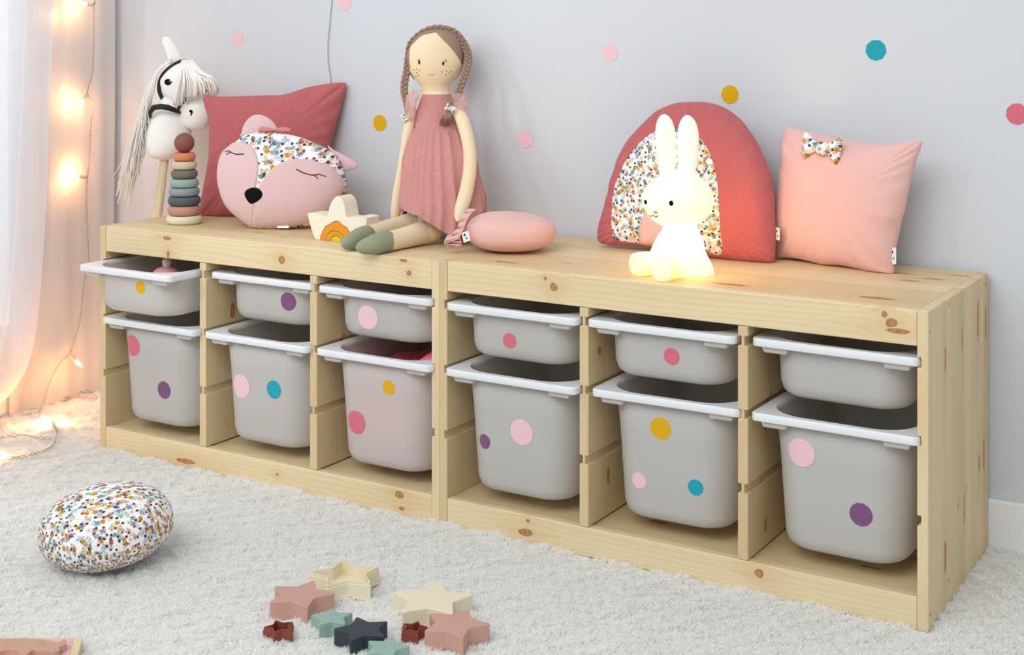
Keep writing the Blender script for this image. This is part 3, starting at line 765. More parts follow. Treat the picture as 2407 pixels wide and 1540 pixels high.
nz_ = X([(850, 1042), (900, 1027), (950, 1037), (980, 1070), (976, 1108), (945, 1138), (905, 1160), (868, 1166), (842, 1140), (820, 1095), (827, 1062)])
patch_on(tr, pl, nz_, pl.px(*q(900, 1095)), 'nose', mblack, fx, lift=.0048, n=50, rings=4)['label'] = 'black felt nose'
for L in ([(650, 688), (690, 710), (740, 724), (805, 724)], [(1282, 862), (1330, 888), (1380, 905), (1430, 912), (1475, 902)]):
    v, f = line_on(tr, pl, X(L), .0011, .0036); e = mk('closed_eye', v, f, mthread, fx)
    for L2 in (([(655, 688), (605, 692)], [(668, 700), (630, 722)]) if L[0][0] < 1000 else ([(1475, 902), (1532, 922)], [(1430, 912), (1468, 943)])):
        v, f = line_on(tr, pl, X(L2), .0009, .0036, 8); mk('eyelash', v, f, mthread, e)
le = X([(706, 540), (708, 500), (725, 440), (760, 385), (805, 350), (860, 337), (920, 350), (980, 390), (1020, 440), (1040, 490), (1000, 530), (850, 560)])
pe = Plane(pl.w(0, 0, -.012), pl.U, pl.V)
puff(pe, le, .010, 'ear', mfleece, fx, rings=8, n=60)
puff(pe, X([(1490, 620), (1540, 655), (1620, 695), (1700, 742), (1758, 782), (1750, 828), (1690, 840), (1630, 850), (1560, 760)]), .008, 'ear', mfleece, fx, rings=8, n=60)
mbow = plain('dusty_rose_cotton', c(205, 130, 132), .9, .3, 300)
puff(Plane(pl.w(0, 0, .004), pl.U, pl.V), X([(880, 492), (905, 455), (960, 462), (1030, 478), (1100, 458), (1165, 470), (1172, 495), (1100, 506), (1030, 498), (960, 508)]), .006, 'bow', mbow, fx, rings=6, n=50)['label'] = 'small dusty rose bow on the top seam'
label_tag(fx, pl.w(*pl.px(*q(1068, 1376)), .022), pl.U, pl.V, .027, .006, 'small white label on the bottom seam', False)

# ------------------------------------------------------------------ ring stacker
cx, cy = .135, .131; D = dep(cx, cy); s = D/F
st = thing('stacking_ring_tower', 'stacking ring toy with eight matte coloured rings and a brown ball on top', 'toy', (cx, cy, TZ))
cols = [('cream', c(226, 216, 190)), ('dusty_pink', c(192, 142, 126)), ('slate', c(84, 90, 96)), ('blue_grey', c(142, 150, 158)), ('sage', c(146, 172, 158)), ('taupe', c(116, 106, 92)), ('sand', c(206, 190, 156)), ('terracotta', c(206, 130, 92))]
ys = [(533, 512, 84), (514, 490, 77), (490, 467, 76), (467, 446, 71), (446, 424, 67), (424, 402, 62), (402, 381, 58), (381, 360, 53)]
zc = TZ
tot = (533-6-360)*s; zz = TZ+.0002
hs = [(a-b) for a, b, w_ in ys]; k = tot/sum(hs)
def ringprof(r, z0, z1, q_=.45):
    h = (z1-z0)/2; zm = (z0+z1)/2; rr_ = min(h*.96, r*.4); out = [(r-rr_*1.3, z0+.0001)]
    for i in range(13):
        a = -PI/2+PI*i/12; out.append((r-rr_*.75+rr_*.75*math.cos(a), zm+h*.985*math.sin(a)))
    out.append((r-rr_*1.3, z1-.0001)); return out
for (nm_, col), hh_, (a, b_, w_) in zip(cols, hs, ys):
    z1 = zz+hh_*k
    v, f = lathe(cx, cy, ringprof(w_/2*s, zz, z1-.0006), 56); o = mk('ring', v, f, plain('ring_'+nm_, col, .6, .1, 900), st); o['label'] = nm_.replace('_', ' ')+' ring'
    zz = z1
v, f = sphere((cx, cy, zz+.0215), .0232, n=36, m=20); mk('ball', v, f, plain('brown_ball', c(136, 78, 68), .55, .05, 900), st)['label'] = 'reddish brown ball'

# ------------------------------------------------------------------ nested wooden star and arches
q = cv(720, 440, 9.625); YP = .093
def blockpoly(L, n=90, sm=True):
    pts = [ony(*q(x, y), YP) for x, y in L]; P = [(p.x, p.z) for p in pts]
    return P
def ext2(outer, name, mat, lab, cat, d=.044, grp=None, holes=None):
    v, f = extr([(a, YP, max(b, TZ+.0003)) for a, b in outer], (0, d, 0))
    o = mk(name, v, f, mat, smooth=False, origin=(sum(a for a, b in outer)/len(outer), YP+d/2, TZ)); fixn(o); bevel(o, .0016, 3, 50)
    return tag(o, lab, cat, grp)
mcream = plain('cream_wood', c(236, 226, 206), .6, .1, 500); morg = plain('orange_wood', c(224, 142, 18), .5); mgold = plain('ochre_wood', c(206, 152, 34), .5); myel = plain('yellow_wood', c(222, 190, 30), .5)
base_y = 1246
def sl(L, n): return [tuple(p) for p in smoothline(L, n)]
orange_out = sl([(322, base_y-28), (325, 1120), (350, 1070), (368, 1010), (400, 960), (425, 905), (480, 872), (530, 852), (575, 815), (630, 790), (690, 778), (745, 800), (795, 850), (850, 885), (905, 920), (950, 980), (985, 1050), (1010, 1130), (1015, base_y+22)], 50)
arch_out = sl([(440, base_y-22), (450, 1130), (500, 1050), (570, 1002), (640, 992), (720, 1010), (790, 1062), (840, 1140), (862, base_y+6)], 30)
half = sl([(540, base_y-12), (560, 1170), (600, 1128), (660, 1112), (720, 1128), (765, 1170), (790, base_y)], 24)
def off(L, d, ctr=None):
    cx_ = sum(p[0] for p in L)/len(L); cy_ = base_y
    return [(cx_+(x-cx_)*d, cy_+(y-cy_)*d) for x, y in L]
outer = sl([(250, base_y-22), (180, 1130), (120, 960), (62, 760), (30, 592)], 14)[:-1]+sl([(30, 590), (160, 588), (300, 615), (400, 650), (478, 668)], 12)[:-1]+sl([(480, 668), (500, 560), (532, 430), (600, 290), (690, 205), (740, 215), (800, 270), (850, 380), (880, 540), (905, 672)], 30)[:-1]+sl([(905, 674), (1010, 690), (1130, 668), (1250, 668), (1368, 700)], 12)[:-1]+sl([(1370, 702), (1350, 860), (1310, 1010), (1260, 1140), (1190, base_y+26)], 12)
hole = off(orange_out, 1.03)
ext2(blockpoly(outer+[(hole[-1][0], base_y+24)]+hole[::-1]+[(hole[0][0], base_y-26)]), 'star_block', mcream, 'cream wooden star-shaped arch block, outermost of the nested toy', 'toy block', grp='nested wooden arch toy')
h2 = off(arch_out, 1.035)
ext2(blockpoly(orange_out+h2[::-1]), 'arch_block', morg, 'orange scalloped wooden arch inside the cream star block', 'toy block', grp='nested wooden arch toy')
h3 = off(half, 1.10)
ext2(blockpoly(arch_out+h3[::-1]), 'arch_block', mgold, 'ochre wooden arch between the orange arch and the yellow half disc', 'toy block', grp='nested wooden arch toy')
ext2(blockpoly(half), 'half_disc_block', myel, 'yellow wooden half disc at the heart of the nested arches', 'toy block', grp='nested wooden arch toy')

# ------------------------------------------------------------------ hobby horse
DH = 3.47
mwhite = plain('cream_felt', c(246, 244, 236), .95, .25, 700, sheen=.2, spec=.05)
myarn = plain('cream_yarn', c(248, 243, 234), .95, .2, 900, spec=.05); mstrap = plain('black_strap', c(34, 24, 24), .55, .2, 300)
hh = thing('hobby_horse', 'white hobby horse with yarn mane and black bridle leaning in the corner', 'toy', at(315, 975, 3.42))
def A(x, y, dd=0): return at(x, y, DH+dd)
def ringloft(rows, n=32, capt=True):
    """rows: (px, py, rx px, ry px, depth offset) horizontal ellipses"""
    L = []
    for (x, y, rx, ry, dd) in rows:
        o = A(x, y, dd); s_ = (DH+dd)/F
        L.append([o+RT*(rx*s_*math.cos(2*PI*i/n))+FW*(ry*s_*math.sin(2*PI*i/n)) for i in range(n)])
    return loft(L)
rows = []
for p in smoothline([(412, 225, 26, 22, 0), (404, 250, 38, 32, 0), (399, 285, 47, 40, 0), (396, 320, 53, 44, 0), (393, 345, 50, 42, 0), (388, 362, 40, 34, 0), (386, 372, 24, 20, 0), (386, 377, 6, 5, 0)], 26): rows.append(tuple(p))
v, f = ringloft(rows); mk('neck', v, f, mwhite, hh)
# head: skull to muzzle
hp = smoothline([(402, 150, 10), (405, 158, 24), (412, 172, 36), (418, 190, 42), (427, 210, 40), (438, 228, 37), (448, 246, 37), (458, 263, 39), (467, 280, 36), (474, 293, 26), (479, 303, 9)], 30)
v, f = tube([A(p[0], p[1], -.012) for p in hp], [p[2]*DH/F for p in hp], 32, flat=(tuple(FW), .72)); hd = mk('head', v, f, mwhite, hh)
th_ = bvh(hd)
def hitpx(tree, x, y, lift=0):
    d = at(x, y, 1)-CAM; r = tree.ray_cast(CAM, d.normalized())
    return (r[0]-FW*lift) if r[0] is not None else None
q = cv(270, 70, 4.813)
ea = Plane(A(400, 120, -.005), RT, UP)
puff(ea, [ea.px(*q(x, y)) for x, y in [(540, 95), (585, 75), (640, 110), (700, 200), (740, 290), (770, 350), (700, 385), (625, 380), (590, 290), (560, 200), (535, 150)]], .009, 'ear', mwhite, hh, rings=8, n=50)
def onhead(L, lift=.001, n=30):
    out = []
    for p in smoothline([q(x, y) for x, y in L], n):
        h = hitpx(th_, p[0], p[1], lift)
        if h is None: h = A(p[0], p[1], -.012)
        out.append(h)
    return out
for L, r in (([(800, 350), (720, 372), (620, 430), (545, 510), (505, 600), (505, 700), (545, 790), (600, 860)], .0052), ([(690, 985), (715, 900), (770, 820), (850, 750), (960, 700), (1040, 690)], .0042), ([(560, 850), (620, 880), (680, 930), (715, 975)], .005)):
    pts = onhead(L, .0006); v, f = tube(pts, r, 8, flat=(tuple(FW), .35)); mk('bridle_strap', v, f, mstrap, hh)
v, f = tube([A(*q(x, y), dd) for x, y, dd in [(400, 990, -.03), (400, 930, -.045), (440, 880, -.055), (520, 868, -.062), (600, 880, -.062), (690, 915, -.05), (740, 940, -.03)]], [.004, .006, .007, .0075, .0075, .006, .004], 8, flat=(tuple(FW), .35)); mk('bridle_strap', v, f, mstrap, hh)
v, f = disc_on(th_, A(*q(645, 585)), RT, UP, -FW, .0093, .0078, off=.0006, n=30); e = mk('eye', v, f, mblack, hh)
v, f = sphere(hitpx(th_, *q(628, 580), .002), .0016, n=10, m=6); mk('highlight_stitch', v, f, mlabel, e)
v, f = tube(onhead([(600, 598), (625, 596), (650, 590)], .0012, 8), .0012, 6); mk('eyelash', v, f, mthread, e)
v, f = tube(onhead([(845, 915), (865, 925), (868, 945), (855, 975)], .0008, 10), [.0022, .0032, .0036, .0034, .003, .0026, .002, .0016, .0011, .0006], 8); mk('nostril', v, f, mblack, hh)
# forelock and mane of yarn
sf = []
for i in range(84):
    t = i/83; r0 = rng.uniform(-1, 1)
    x0 = 428+22*t+r0*3; y0 = 143+rng.uniform(-3, 6)
    ex = 406+108*t**.8+rng.uniform(-4, 4); ey = 255-20*math.sin(t*PI)-42*t**2.2+rng.uniform(-12, 5)
    if t > .75: ey = 218+rng.uniform(-16, 10)
    fw_ = -.045-.012*rng.random()
    pts = smoothline([tuple(A(x0, y0, -.020)), tuple(A(x0+(ex-x0)*.35+3, y0+12+(ey-y0)*.22, fw_)), tuple(A(x0+(ex-x0)*.8+3, y0+(ey-y0)*.62, fw_-.010)), tuple(A(ex, ey, fw_+.002))], 9)
    sf.append(tube([Vector(p) for p in pts], rng.uniform(.0014, .0019), 5))
v, f = join(*sf); o = mk('forelock', v, f, myarn, hh); o['kind'] = 'stuff'; o['label'] = 'cream yarn forelock'
sf = []
for i in range(420):
    t = rng.random(); long_ = rng.random()
    x0 = 405-24*t+rng.uniform(-3, 3); y0 = 140+16*t+rng.uniform(-4, 4)
    ex = 344-58*long_+rng.uniform(-18, 18); ey = 300+200*long_*rng.uniform(.6, 1)+rng.uniform(-15, 15)
    dd = rng.uniform(-.03, .04); w1 = rng.uniform(-8, 8); w2 = rng.uniform(-9, 9)
    pts = smoothline([tuple(A(x0, y0, -.01+dd*.2)), tuple(A(372-10*t+w1*.4, 165+14*t, dd*.6)), tuple(A(352-14*long_+w1, 225+18*long_, dd)), tuple(A((352+ex)/2-6+w2, (235+ey)/2+8, dd)), tuple(A(ex, ey, dd))], 12)
    sf.append(tube([Vector(p) for p in pts], rng.uniform(.0007, .0011), 4))
v, f = join(*sf); o = mk('mane', v, f, myarn, hh); o['kind'] = 'stuff'; o['label'] = 'long cream yarn mane'
mstick = wood('stick_wood', (2, 0, 1), (), 0, 0, 33)
pb = at(315, 975, 3.42); pb.z = .002; pt = A(388, 365, 0)
v, f = tube([pb, pb+(pt-pb)*.5, pt], [.0105, .0105, .0105], 20); mk('stick', v, f, mstick, hh)
# ------------------------------------------------------------------ rag doll
DD = 3.015
mskin = plain('doll_cotton', c(236, 214, 178), .9, .25, 1400, spec=.08, sheen=.1)
mhair = plain('taupe_wool', c(160, 134, 116), .9, .5, 500, var=.12, spec=.08)
mdress = muslin('dusty_rose_linen', c(204, 142, 136)); mtulle = sheer('pale_pink_tulle', c(246, 206, 200), .4, .45)
mshoe = plain('sage_linen', c(150, 154, 128), .95, .3, 900); mbrown = plain('brown_thread', c(70, 40, 30), .8); mpinkt = plain('pink_thread', c(226, 150, 140), .8)
dl = thing('rag_doll', 'cotton rag doll with crown braid and dusty rose dress, sitting against the wall', 'doll', (.80, .28, TZ))
def B(x, y, dd=0): return at(x, y, DD+dd)
def rl(rows, n=40, pleat=None, cap0=True, cap1=True, D0=DD):
    L = []; U = []
    for j, (x, y, rx, ry, dd) in enumerate(rows):
        o = at(x, y, D0+dd); s_ = (D0+dd)/F; R_ = []
        for i in range(n):
            a = 2*PI*i/n; k = 1+(pleat(j/(len(rows)-1), a) if pleat else 0)
            R_.append(o+RT*(rx*s_*k*math.cos(a))+FW*(ry*s_*k*math.sin(a)))
        L.append(R_)
    v, f = loft(L, cap0, cap1); uv = [(i/n*.5, -j/len(rows)*.25) for j in range(len(rows)) for i in range(n)]
    return v, f, uv
DB = .085   # the head leans back to the wall
hr = smoothline([(1027, 70, 6, 5), (1027, 72, 22, 16), (1026, 79, 38, 26), (1025, 92, 52, 35), (1024, 110, 61, 41), (1023, 130, 65, 44), (1023, 148, 65, 44), (1022, 163, 61, 42), (1022, 178, 53, 38), (1022, 190, 44, 33), (1022, 200, 36, 28), (1024, 210, 33, 25), (1026, 222, 32, 24), (1027, 234, 32, 24)], 44)
v, f, u = rl([(p[0], p[1], p[2], p[3], DB) for p in hr], 56); hd = mk('head', v, f, mskin, dl); td = bvh(hd)
# torso and skirt
tr_ = smoothline([(1026, 214, 30, 22, DB-.002), (1026, 222, 33, 25, DB-.004), (1026, 240, 38, 29, DB-.006), (1027, 262, 46, 33, DB-.012), (1029, 285, 51, 36, DB-.018), (1031, 304, 54, 38, DB-.026), (1033, 330, 56, 40, DB-.035), (1036, 420, 62, 50, .03), (1038, 500, 66, 56, .0), (1038, 540, 60, 50, -.005)], 34)
v, f, u = rl([tuple(p) for p in tr_], 44); mk('torso', v, f, mskin, dl)
bo = smoothline([(1026, 221, 33.5, 26, DB-.004), (1026, 240, 40, 31, DB-.006), (1027, 262, 48, 35, DB-.012), (1029, 285, 53, 38, DB-.018), (1031, 308, 56.5, 41, DB-.027)], 24)
v, f, u = rl([tuple(p) for p in bo], 60); mk('bodice', v, f, mdress, dl, uv=u)
def pleat(t, a):
    w_ = min(1, t*5)
    f1 = math.sin(a*11+1.1*math.sin(a*3)+t*.7); f1 = 1-2*abs(f1)**.7
    return .085*w_*(1-.55*t)*f1+.045*t*math.sin(a*5+2+t*4)+.018*math.sin(t*13+a*3)*t
sk = smoothline([(1031, 303, 57, 42, DB-.027), (1032, 309, 60, 45, DB-.03), (1033, 330, 70, 55, DB-.042), (1035, 370, 81, 68, .02), (1038, 420, 90, 82, .0), (1042, 462, 97, 95, -.012), (1043, 495, 98, 114, -.025), (1042, 516, 97, 126, -.032), (1042, 534, 96, 132, -.038)], 46)
v, f, u = rl([tuple(p) for p in sk], 180, pleat, True, False)
VV = []
for p in v:
    # cloth rests on the board and does not reach into the wall; the front hem lifts over the thighs
    p = Vector(p); rel = p-CAM; s_ = rel.dot(RT); d_ = rel.dot(FW); px_ = 1203.5+F*s_/d_
    if p.z < .60 and d_ < DD-.01:
        l_ = min(1, max(0, (1052-px_)/70)); p.z = p.z+max(0, (.60-p.z))*.56*l_
    p.z = max(p.z, TZ+.002); p.y = min(p.y, WY-.006); VV.append(p)
sko = mk('skirt', VV, f, mdress, dl, uv=u); m = sko.modifiers.new('solid', 'SOLIDIFY'); m.thickness = .0016
# limbs
def limb(name, pts, mat, par, n=24, k=22, **kw):
    P = smoothline(pts, k); v, f = tube([Vector(p[:3]) for p in P], [p[3] for p in P], n, **kw); return mk(name, v, f, mat, par)
q = cv(880, 260, 4.277)
def armpts(L, dd0, dd1):
    out = []
    for i, (x, y, w_) in enumerate(L):
        t = i/(len(L)-1); D_ = DD+dd0+(dd1-dd0)*t; p = at(*q(x, y), D_); out.append((p.x, p.y, p.z, w_/4.277/2*D_/F))
    return out
limb('arm', armpts([(400, -20, 60), (372, 50, 108), (345, 190, 112), (318, 350, 100), (290, 500, 96), (268, 650, 98), (242, 800, 106), (224, 930, 108), (213, 1040, 98), (205, 1098, 66), (203, 1118, 22)], .075, .03), mskin, dl)
limb('arm', armpts([(780, -20, 70), (860, 40, 130), (915, 190, 138), (950, 350, 134), (962, 500, 134), (955, 640, 138), (930, 780, 140), (900, 900, 142), (868, 1000, 128), (848, 1070, 90), (838, 1108, 30)], .05, -.175), mskin, dl)
def legp(L): return [(*onz(x, y, z), r) for x, y, z, r in L]
def leg(L, sh):
    o = limb('leg', legp(L), mskin, dl); limb('shoe', legp(sh), mshoe, o, k=18)
leg([(1020, 541, .533, .0225), (1008, 544, .532, .023), (990, 548, .530, .0235), (945, 560, .5262, .0208), (905, 569, .5252, .0198), (880, 574, .5245, .0185)],
    [(912, 567, .5253, .0212), (898, 570, .5253, .0214), (878, 575, .5245, .0196), (857, 580, .522, .0156), (843, 583, .5195, .010), (836, 585, .518, .003)])
leg([(1040, 508, .555, .026), (1000, 515, .545, .025), (950, 530, .533, .0225), (905, 541, .528, .0208), (868, 552, .5252, .0195), (848, 559, .5245, .018)],
    [(862, 553, .5253, .0206), (850, 557, .5253, .0208), (835, 563, .5245, .0185), (820, 570, .522, .015), (808, 575, .5195, .0095), (803, 577, .518, .003)])
# sleeve frills
for L, dd in (([(985, 222), (972, 212), (958, 222), (952, 245), (955, 268), (966, 285), (975, 270), (980, 245)], .05), ([(1062, 224), (1078, 218), (1094, 228), (1100, 246), (1094, 262), (1080, 268), (1068, 250)], .03)):
    pe = Plane(B(L[0][0], L[0][1], dd), RT, UP)
    puff(pe, [pe.px(x, y) for x, y in L], .014, 'sleeve_frill', mtulle, dl, rings=8, n=60, wr=lambda a, b_, r, th, s_: (.0035*math.sin(th*7+1)+.0015*math.sin(a*900+b_*500))*r*r)
# hair: back cap and two swept panels
v, f, u = rl([(p[0], p[1]-1.5, p[2]*1.05+1, p[3]*1.05, DB+.011) for p in hr[:30]], 56)
mk('hair_back', v, f, mhair, dl)
q = cv(900, 40, 5.135)
def panel_(A_, B_, name, lift=.002):
    n, k = 30, 10; a_ = smoothline([q(*p) for p in A_], n); b_ = smoothline([q(*p) for p in B_], n); V = []
    for i in range(n):
        for j in range(k):
            t = j/(k-1); x = a_[i][0]*(1-t)+b_[i][0]*t; y = a_[i][1]*(1-t)+b_[i][1]*t
            h = hitpx(td, x, y, 0)
            if h is None: h = B(x, y, DB)
            V.append(h-FW*(lift*min(1, t*4)+.0003)+UP*.001*t)
    return mk(name, V, [(i*k+j, (i+1)*k+j, (i+1)*k+j+1, i*k+j+1) for i in range(n-1) for j in range(k-1)], mhair, dl)
panel_([(650, 170), (640, 185), (560, 200), (470, 225), (400, 285), (340, 350), (322, 420), (318, 500), (326, 570), (332, 620)], [(650, 160), (600, 160), (500, 180), (410, 230), (350, 290), (310, 350), (296, 420), (292, 500), (300, 570), (310, 625)], 'hair_panel')
panel_([(640, 170), (645, 190), (720, 270), (800, 350), (860, 420), (912, 500), (950, 565), (962, 610)], [(680, 155), (760, 165), (850, 210), (915, 290), (960, 370), (985, 450), (985, 540), (975, 610)], 'hair_panel')
def braid(P, w_, name, turns, par):
    n = 150; C_ = [Vector(p) for p in smoothline(P, n)]; W_ = smoothline([(x,) for x in w_], n); parts = []
    for s3 in range(3):
        pts = []; rd = []
        for i in range(n):
            t = (C_[min(i+1, n-1)]-C_[max(i-1, 0)]).normalized(); sd = t.cross(FW).normalized(); dp = FW; ph = 2*PI*turns*i/n+s3*2*PI/3; w0 = float(W_[i][0])
            pts.append(C_[i]+sd*(w0*.60*math.sin(ph))+dp*(w0*.40*math.sin(2*ph))); rd.append(w0*.40)
        parts.append(tube(pts, rd, 9))
    v, f = join(*parts); return mk(name, v, f, mhair, par)
def BP(L, dd): return [tuple(B(*q(x, y), d_)) for (x, y), d_ in zip(L, dd)]
L = [(300, 420), (330, 330), (400, 250), (500, 180), (620, 143), (740, 148), (850, 185), (930, 260), (985, 345), (1018, 430), (1028, 510), (1015, 590), (995, 670), (968, 750), (935, 840), (905, 920), (870, 1000), (845, 1050)]
b1 = braid(BP(L, [DB]*9+[DB-.005, DB-.01, DB-.02, DB-.03, DB-.04, DB-.045, DB-.05, DB-.055, DB-.058]), [.006, .0075, .0085, .009, .0095, .0098, .010, .010, .010, .010, .0098, .0096, .0095, .0095, .0092, .009, .008, .007], 'braid', 9.5, dl)
L = [(300, 430), (293, 520), (292, 600), (282, 680), (266, 760), (256, 850), (262, 930), (280, 1010), (295, 1090), (300, 1165)]
b2 = braid(BP(L, [DB, DB, DB-.004, DB-.006, DB-.008, DB-.01, DB-.012, DB-.014, DB-.016, DB-.018]), [.006, .007, .0085, .009, .0092, .0092, .009, .0085, .008, .006], 'braid', 4.3, dl)
sf = []
for i in range(46):
    a0 = rng.uniform(-1, 1); p0_ = B(*q(815+a0*28, 1120), DB-.058); ex = 735+a0*62+rng.uniform(-12, 12); ey = 1275+rng.uniform(-45, 50)
    sf.append(tube([p0_, B(*q((815+ex)/2+a0*20, 1195), DB-.07), B(*q(ex, ey), DB-.062+rng.uniform(-.006, .006))], [.0012, .0013, .0008], 4))
v, f = join(*sf); o = mk('braid_tassel', v, f, mhair, b1); o['kind'] = 'stuff'
def bow(P, w_, h_, mat, par, N=-FW, U=RT, V_=UP, rot=0.0, nm='hair_bow', uvs=2.0):
    U2 = U*math.cos(rot)+V_*math.sin(rot); V2 = V_*math.cos(rot)-U*math.sin(rot)
    pb_ = Plane(P, U2, V2); 
    o = puff(pb_, [(w_*.12, h_*.14), (w_*.3, h_*.36), (w_*.47, h_*.5), (w_*.5, 0), (w_*.44, -h_*.5), (w_*.26, -h_*.3), (w_*.12, -h_*.14), (0, -h_*.10)], h_*.22, nm, mat, par, rings=6, n=40, uvs=uvs, ctr=(w_*.28, 0))
    puff(pb_, [(-w_*.12, h_*.14), (-w_*.3, h_*.36), (-w_*.47, h_*.5), (-w_*.5, 0), (-w_*.44, -h_*.5), (-w_*.26, -h_*.3), (-w_*.12, -h_*.14), (0, -h_*.10)], h_*.22, 'bow_loop', mat, o if par and par.parent is None else par, rings=6, n=40, uvs=uvs, ctr=(-w_*.28, 0))
    puff(Plane(P-FW*h_*.1, U2, V2), [(-w_*.13, h_*.2), (w_*.13, h_*.2), (w_*.11, -h_*.2), (-w_*.11, -h_*.2)], h_*.22, 'bow_knot', mat, o if par and par.parent is None else par, rings=6, n=24, uvs=uvs)
    return o
bow(B(*q(810, 1105), DB-.075), .022, .018, mflor, dl, rot=-.5); bow(B(*q(262, 1215), DB-.03), .017, .016, mflor, dl, rot=-.9)
# face
for x, y in ((450, 543), (740, 555)):
    v, f = disc_on(td, B(*q(x, y), DB), RT, UP, -FW, .0026, .0043, off=.0003, n=24); e = mk('eye', v, f, mbrown, dl)
    sg = -1 if x < 600 else 1
    for a in (.55, .95, 1.35):
        pts = []
        for t in (0, 1):
            r_ = 18+t*26; h = hitpx(td, *q(x+sg*r_*math.cos(a*.9), y-r_*math.sin(a*.9)-4), .0005); pts.append(h)
        v, f = tube(pts, [.0004, .0003], 5); mk('eyelash', v, f, mbrown, e)
for x, y in ((388, 635), (422, 625), (455, 645), (422, 670), (407, 707), (441, 700), (720, 657), (777, 643), (827, 652), (803, 670), (770, 690)):
    v, f = disc_on(td, B(*q(x, y), DB), RT, UP, -FW, .0011, .0011, off=.0003, n=10, rings=1); mk('freckle', v, f, mbrown, dl)
pts = [hitpx(td, *q(x, y), .0005) for x, y in ((548, 680), (560, 695), (585, 703), (608, 694), (620, 680))]
v, f = tube(pts, .0007, 6); mk('smile', v, f, mpinkt, dl)

# ------------------------------------------------------------------ round dotted cushion with frill
Dc = 2.835; pc = at(1201, 546, Dc); pc.z = TZ+.0385
rc_ = thing('bolster_cushion', 'pale pink dotted puffy bolster with a frill, lying beside the doll', 'cushion', (pc.x, pc.y, TZ))
sc_ = Dc/F; V = []; UV = []; n, m_ = 72, 36
for j in range(m_+1):
    t = PI*j/m_
    for i in range(n):
        a = 2*PI*i/n; sx = math.copysign(abs(math.cos(a))**.9, math.cos(a)); r = math.sin(t)**.85
        wx = 106*sc_*(1 if math.cos(a) > 0 else .98)
        x = wx*r*sx; y = .088*r*math.sin(a); z = .0385*math.copysign(abs(math.cos(t))**.8, math.cos(t))
        z += .012*(-x/.1)*(max(0, math.cos(t)))*.5
        V.append(pc+RT*x+FW*y+UP*z); UV.append((x, t*.075+(.4 if a < PI else 0)))
Fc = [(j*n+i, (j+1)*n+i, (j+1)*n+(i+1) % n, j*n+(i+1) % n) for j in range(m_) for i in range(n)]
mk('cushion_cover', V, Fc, mpale, rc_, uv=UV)
# frill: a gathered strip along the left seam that ends in a loose tail
inn = smoothline([(1122, 492), (1108, 502), (1097, 520), (1090, 538), (1084, 552), (1078, 562)], 70)
out = smoothline([(1106, 490), (1090, 500), (1080, 522), (1074, 540), (1052, 558), (1046, 574)], 70)
V = []
for i in range(70):
    t = i/69
    for j in range(6):
        u_ = j/5; x = inn[i][0]*(1-u_)+out[i][0]*u_; y = inn[i][1]*(1-u_)+out[i][1]*u_
        dd = -.03-.03*t+.006*math.sin(i*.5)*u_; V.append(at(x+1.2*math.sin(i*.5+1)*u_, y, Dc+dd))
o = mk('frill', V, [(i*6+j, (i+1)*6+j, (i+1)*6+j+1, i*6+j+1) for i in range(69) for j in range(5)], mpale, rc_, uv=[(0, 0)]*len(V)); m = o.modifiers.new('s', 'SOLIDIFY'); m.thickness = .0012
inn = smoothline([(1080, 556), (1084, 566), (1086, 575), (1084, 580)], 40); out = smoothline([(1056, 550), (1046, 562), (1044, 574), (1052, 580)], 40)
V = []
for i in range(40):
    for j in range(6):
        u_ = j/5; x = inn[i][0]*(1-u_)+out[i][0]*u_; y = inn[i][1]*(1-u_)+out[i][1]*u_
        V.append(at(x, y+2*math.sin(i*.6)*u_, Dc-.05+.006*math.sin(i*.6+u_)))
o = mk('frill_tail', V, [(i*6+j, (i+1)*6+j, (i+1)*6+j+1, i*6+j+1) for i in range(39) for j in range(5)], mpale, rc_, uv=[(0, 0)]*len(V)); m = o.modifiers.new('s', 'SOLIDIFY'); m.thickness = .0012
label_tag(rc_, at(1090, 571, Dc-.066), (RT*.94+UP*.34).normalized(), (UP*.94-RT*.2).normalized(), .014, .020)

# ------------------------------------------------------------------ arch cushion
q = cv(1380, 220, 3.348)
pL = onz(*q(100, 1175), TZ+.003); pR = onz(*q(1350, 1330), TZ+.003); yw = math.atan2(pR.y-pL.y, pR.x-pL.x)
pm = (pL+pR)/2; pm.y = min(pm.y, .362); pl = leanplane(pm, -.02, .055)
X = lambda L: [pl.px(*q(x, y)) for x, y in L]
ac = thing('arch_cushion', 'large rose arch cushion with a floral rainbow band, behind the glowing rabbit lamp', 'cushion', pl.w(0, 0))
aol = X([(850, 65), (700, 75), (560, 130), (480, 200), (380, 300), (300, 400), (240, 530), (190, 680), (150, 850), (110, 980), (85, 1090), (95, 1165), (180, 1192), (330, 1200), (500, 1208), (700, 1240), (900, 1275), (1100, 1306), (1250, 1325), (1400, 1332), (1470, 1315), (1480, 1200), (1478, 1050), (1470, 850), (1440, 650), (1380, 480), (1300, 330), (1200, 200), (1080, 110), (950, 70)])
def awr(a, b, r, th, side): return (.0026*math.sin(th*34+5*math.sin(th*3))+.0018*math.sin(th*19+3*math.sin(th*4)))*r**6*(1-r**30)
ab = puff(pl, aol, .042, 'cushion_cover', mrose, ac, rings=30, n=320, e=4.2, wr=awr, topo=.30, ctr=pl.px(*q(800, 800)))
ta = bvh(ab)
outr = X([(268, 1145), (245, 1060), (250, 900), (270, 740), (330, 590), (400, 470), (490, 370), (580, 305), (700, 265), (860, 290), (960, 360), (1030, 470), (1070, 600), (1095, 750), (1105, 1000), (1098, 1252), (930, 1215), (700, 1190), (470, 1175)])
patch_on(ta, pl, outr, pl.px(*q(690, 800)), 'floral_band', mflor, ac, lift=.0008, n=150, rings=14, uvs=1.15)
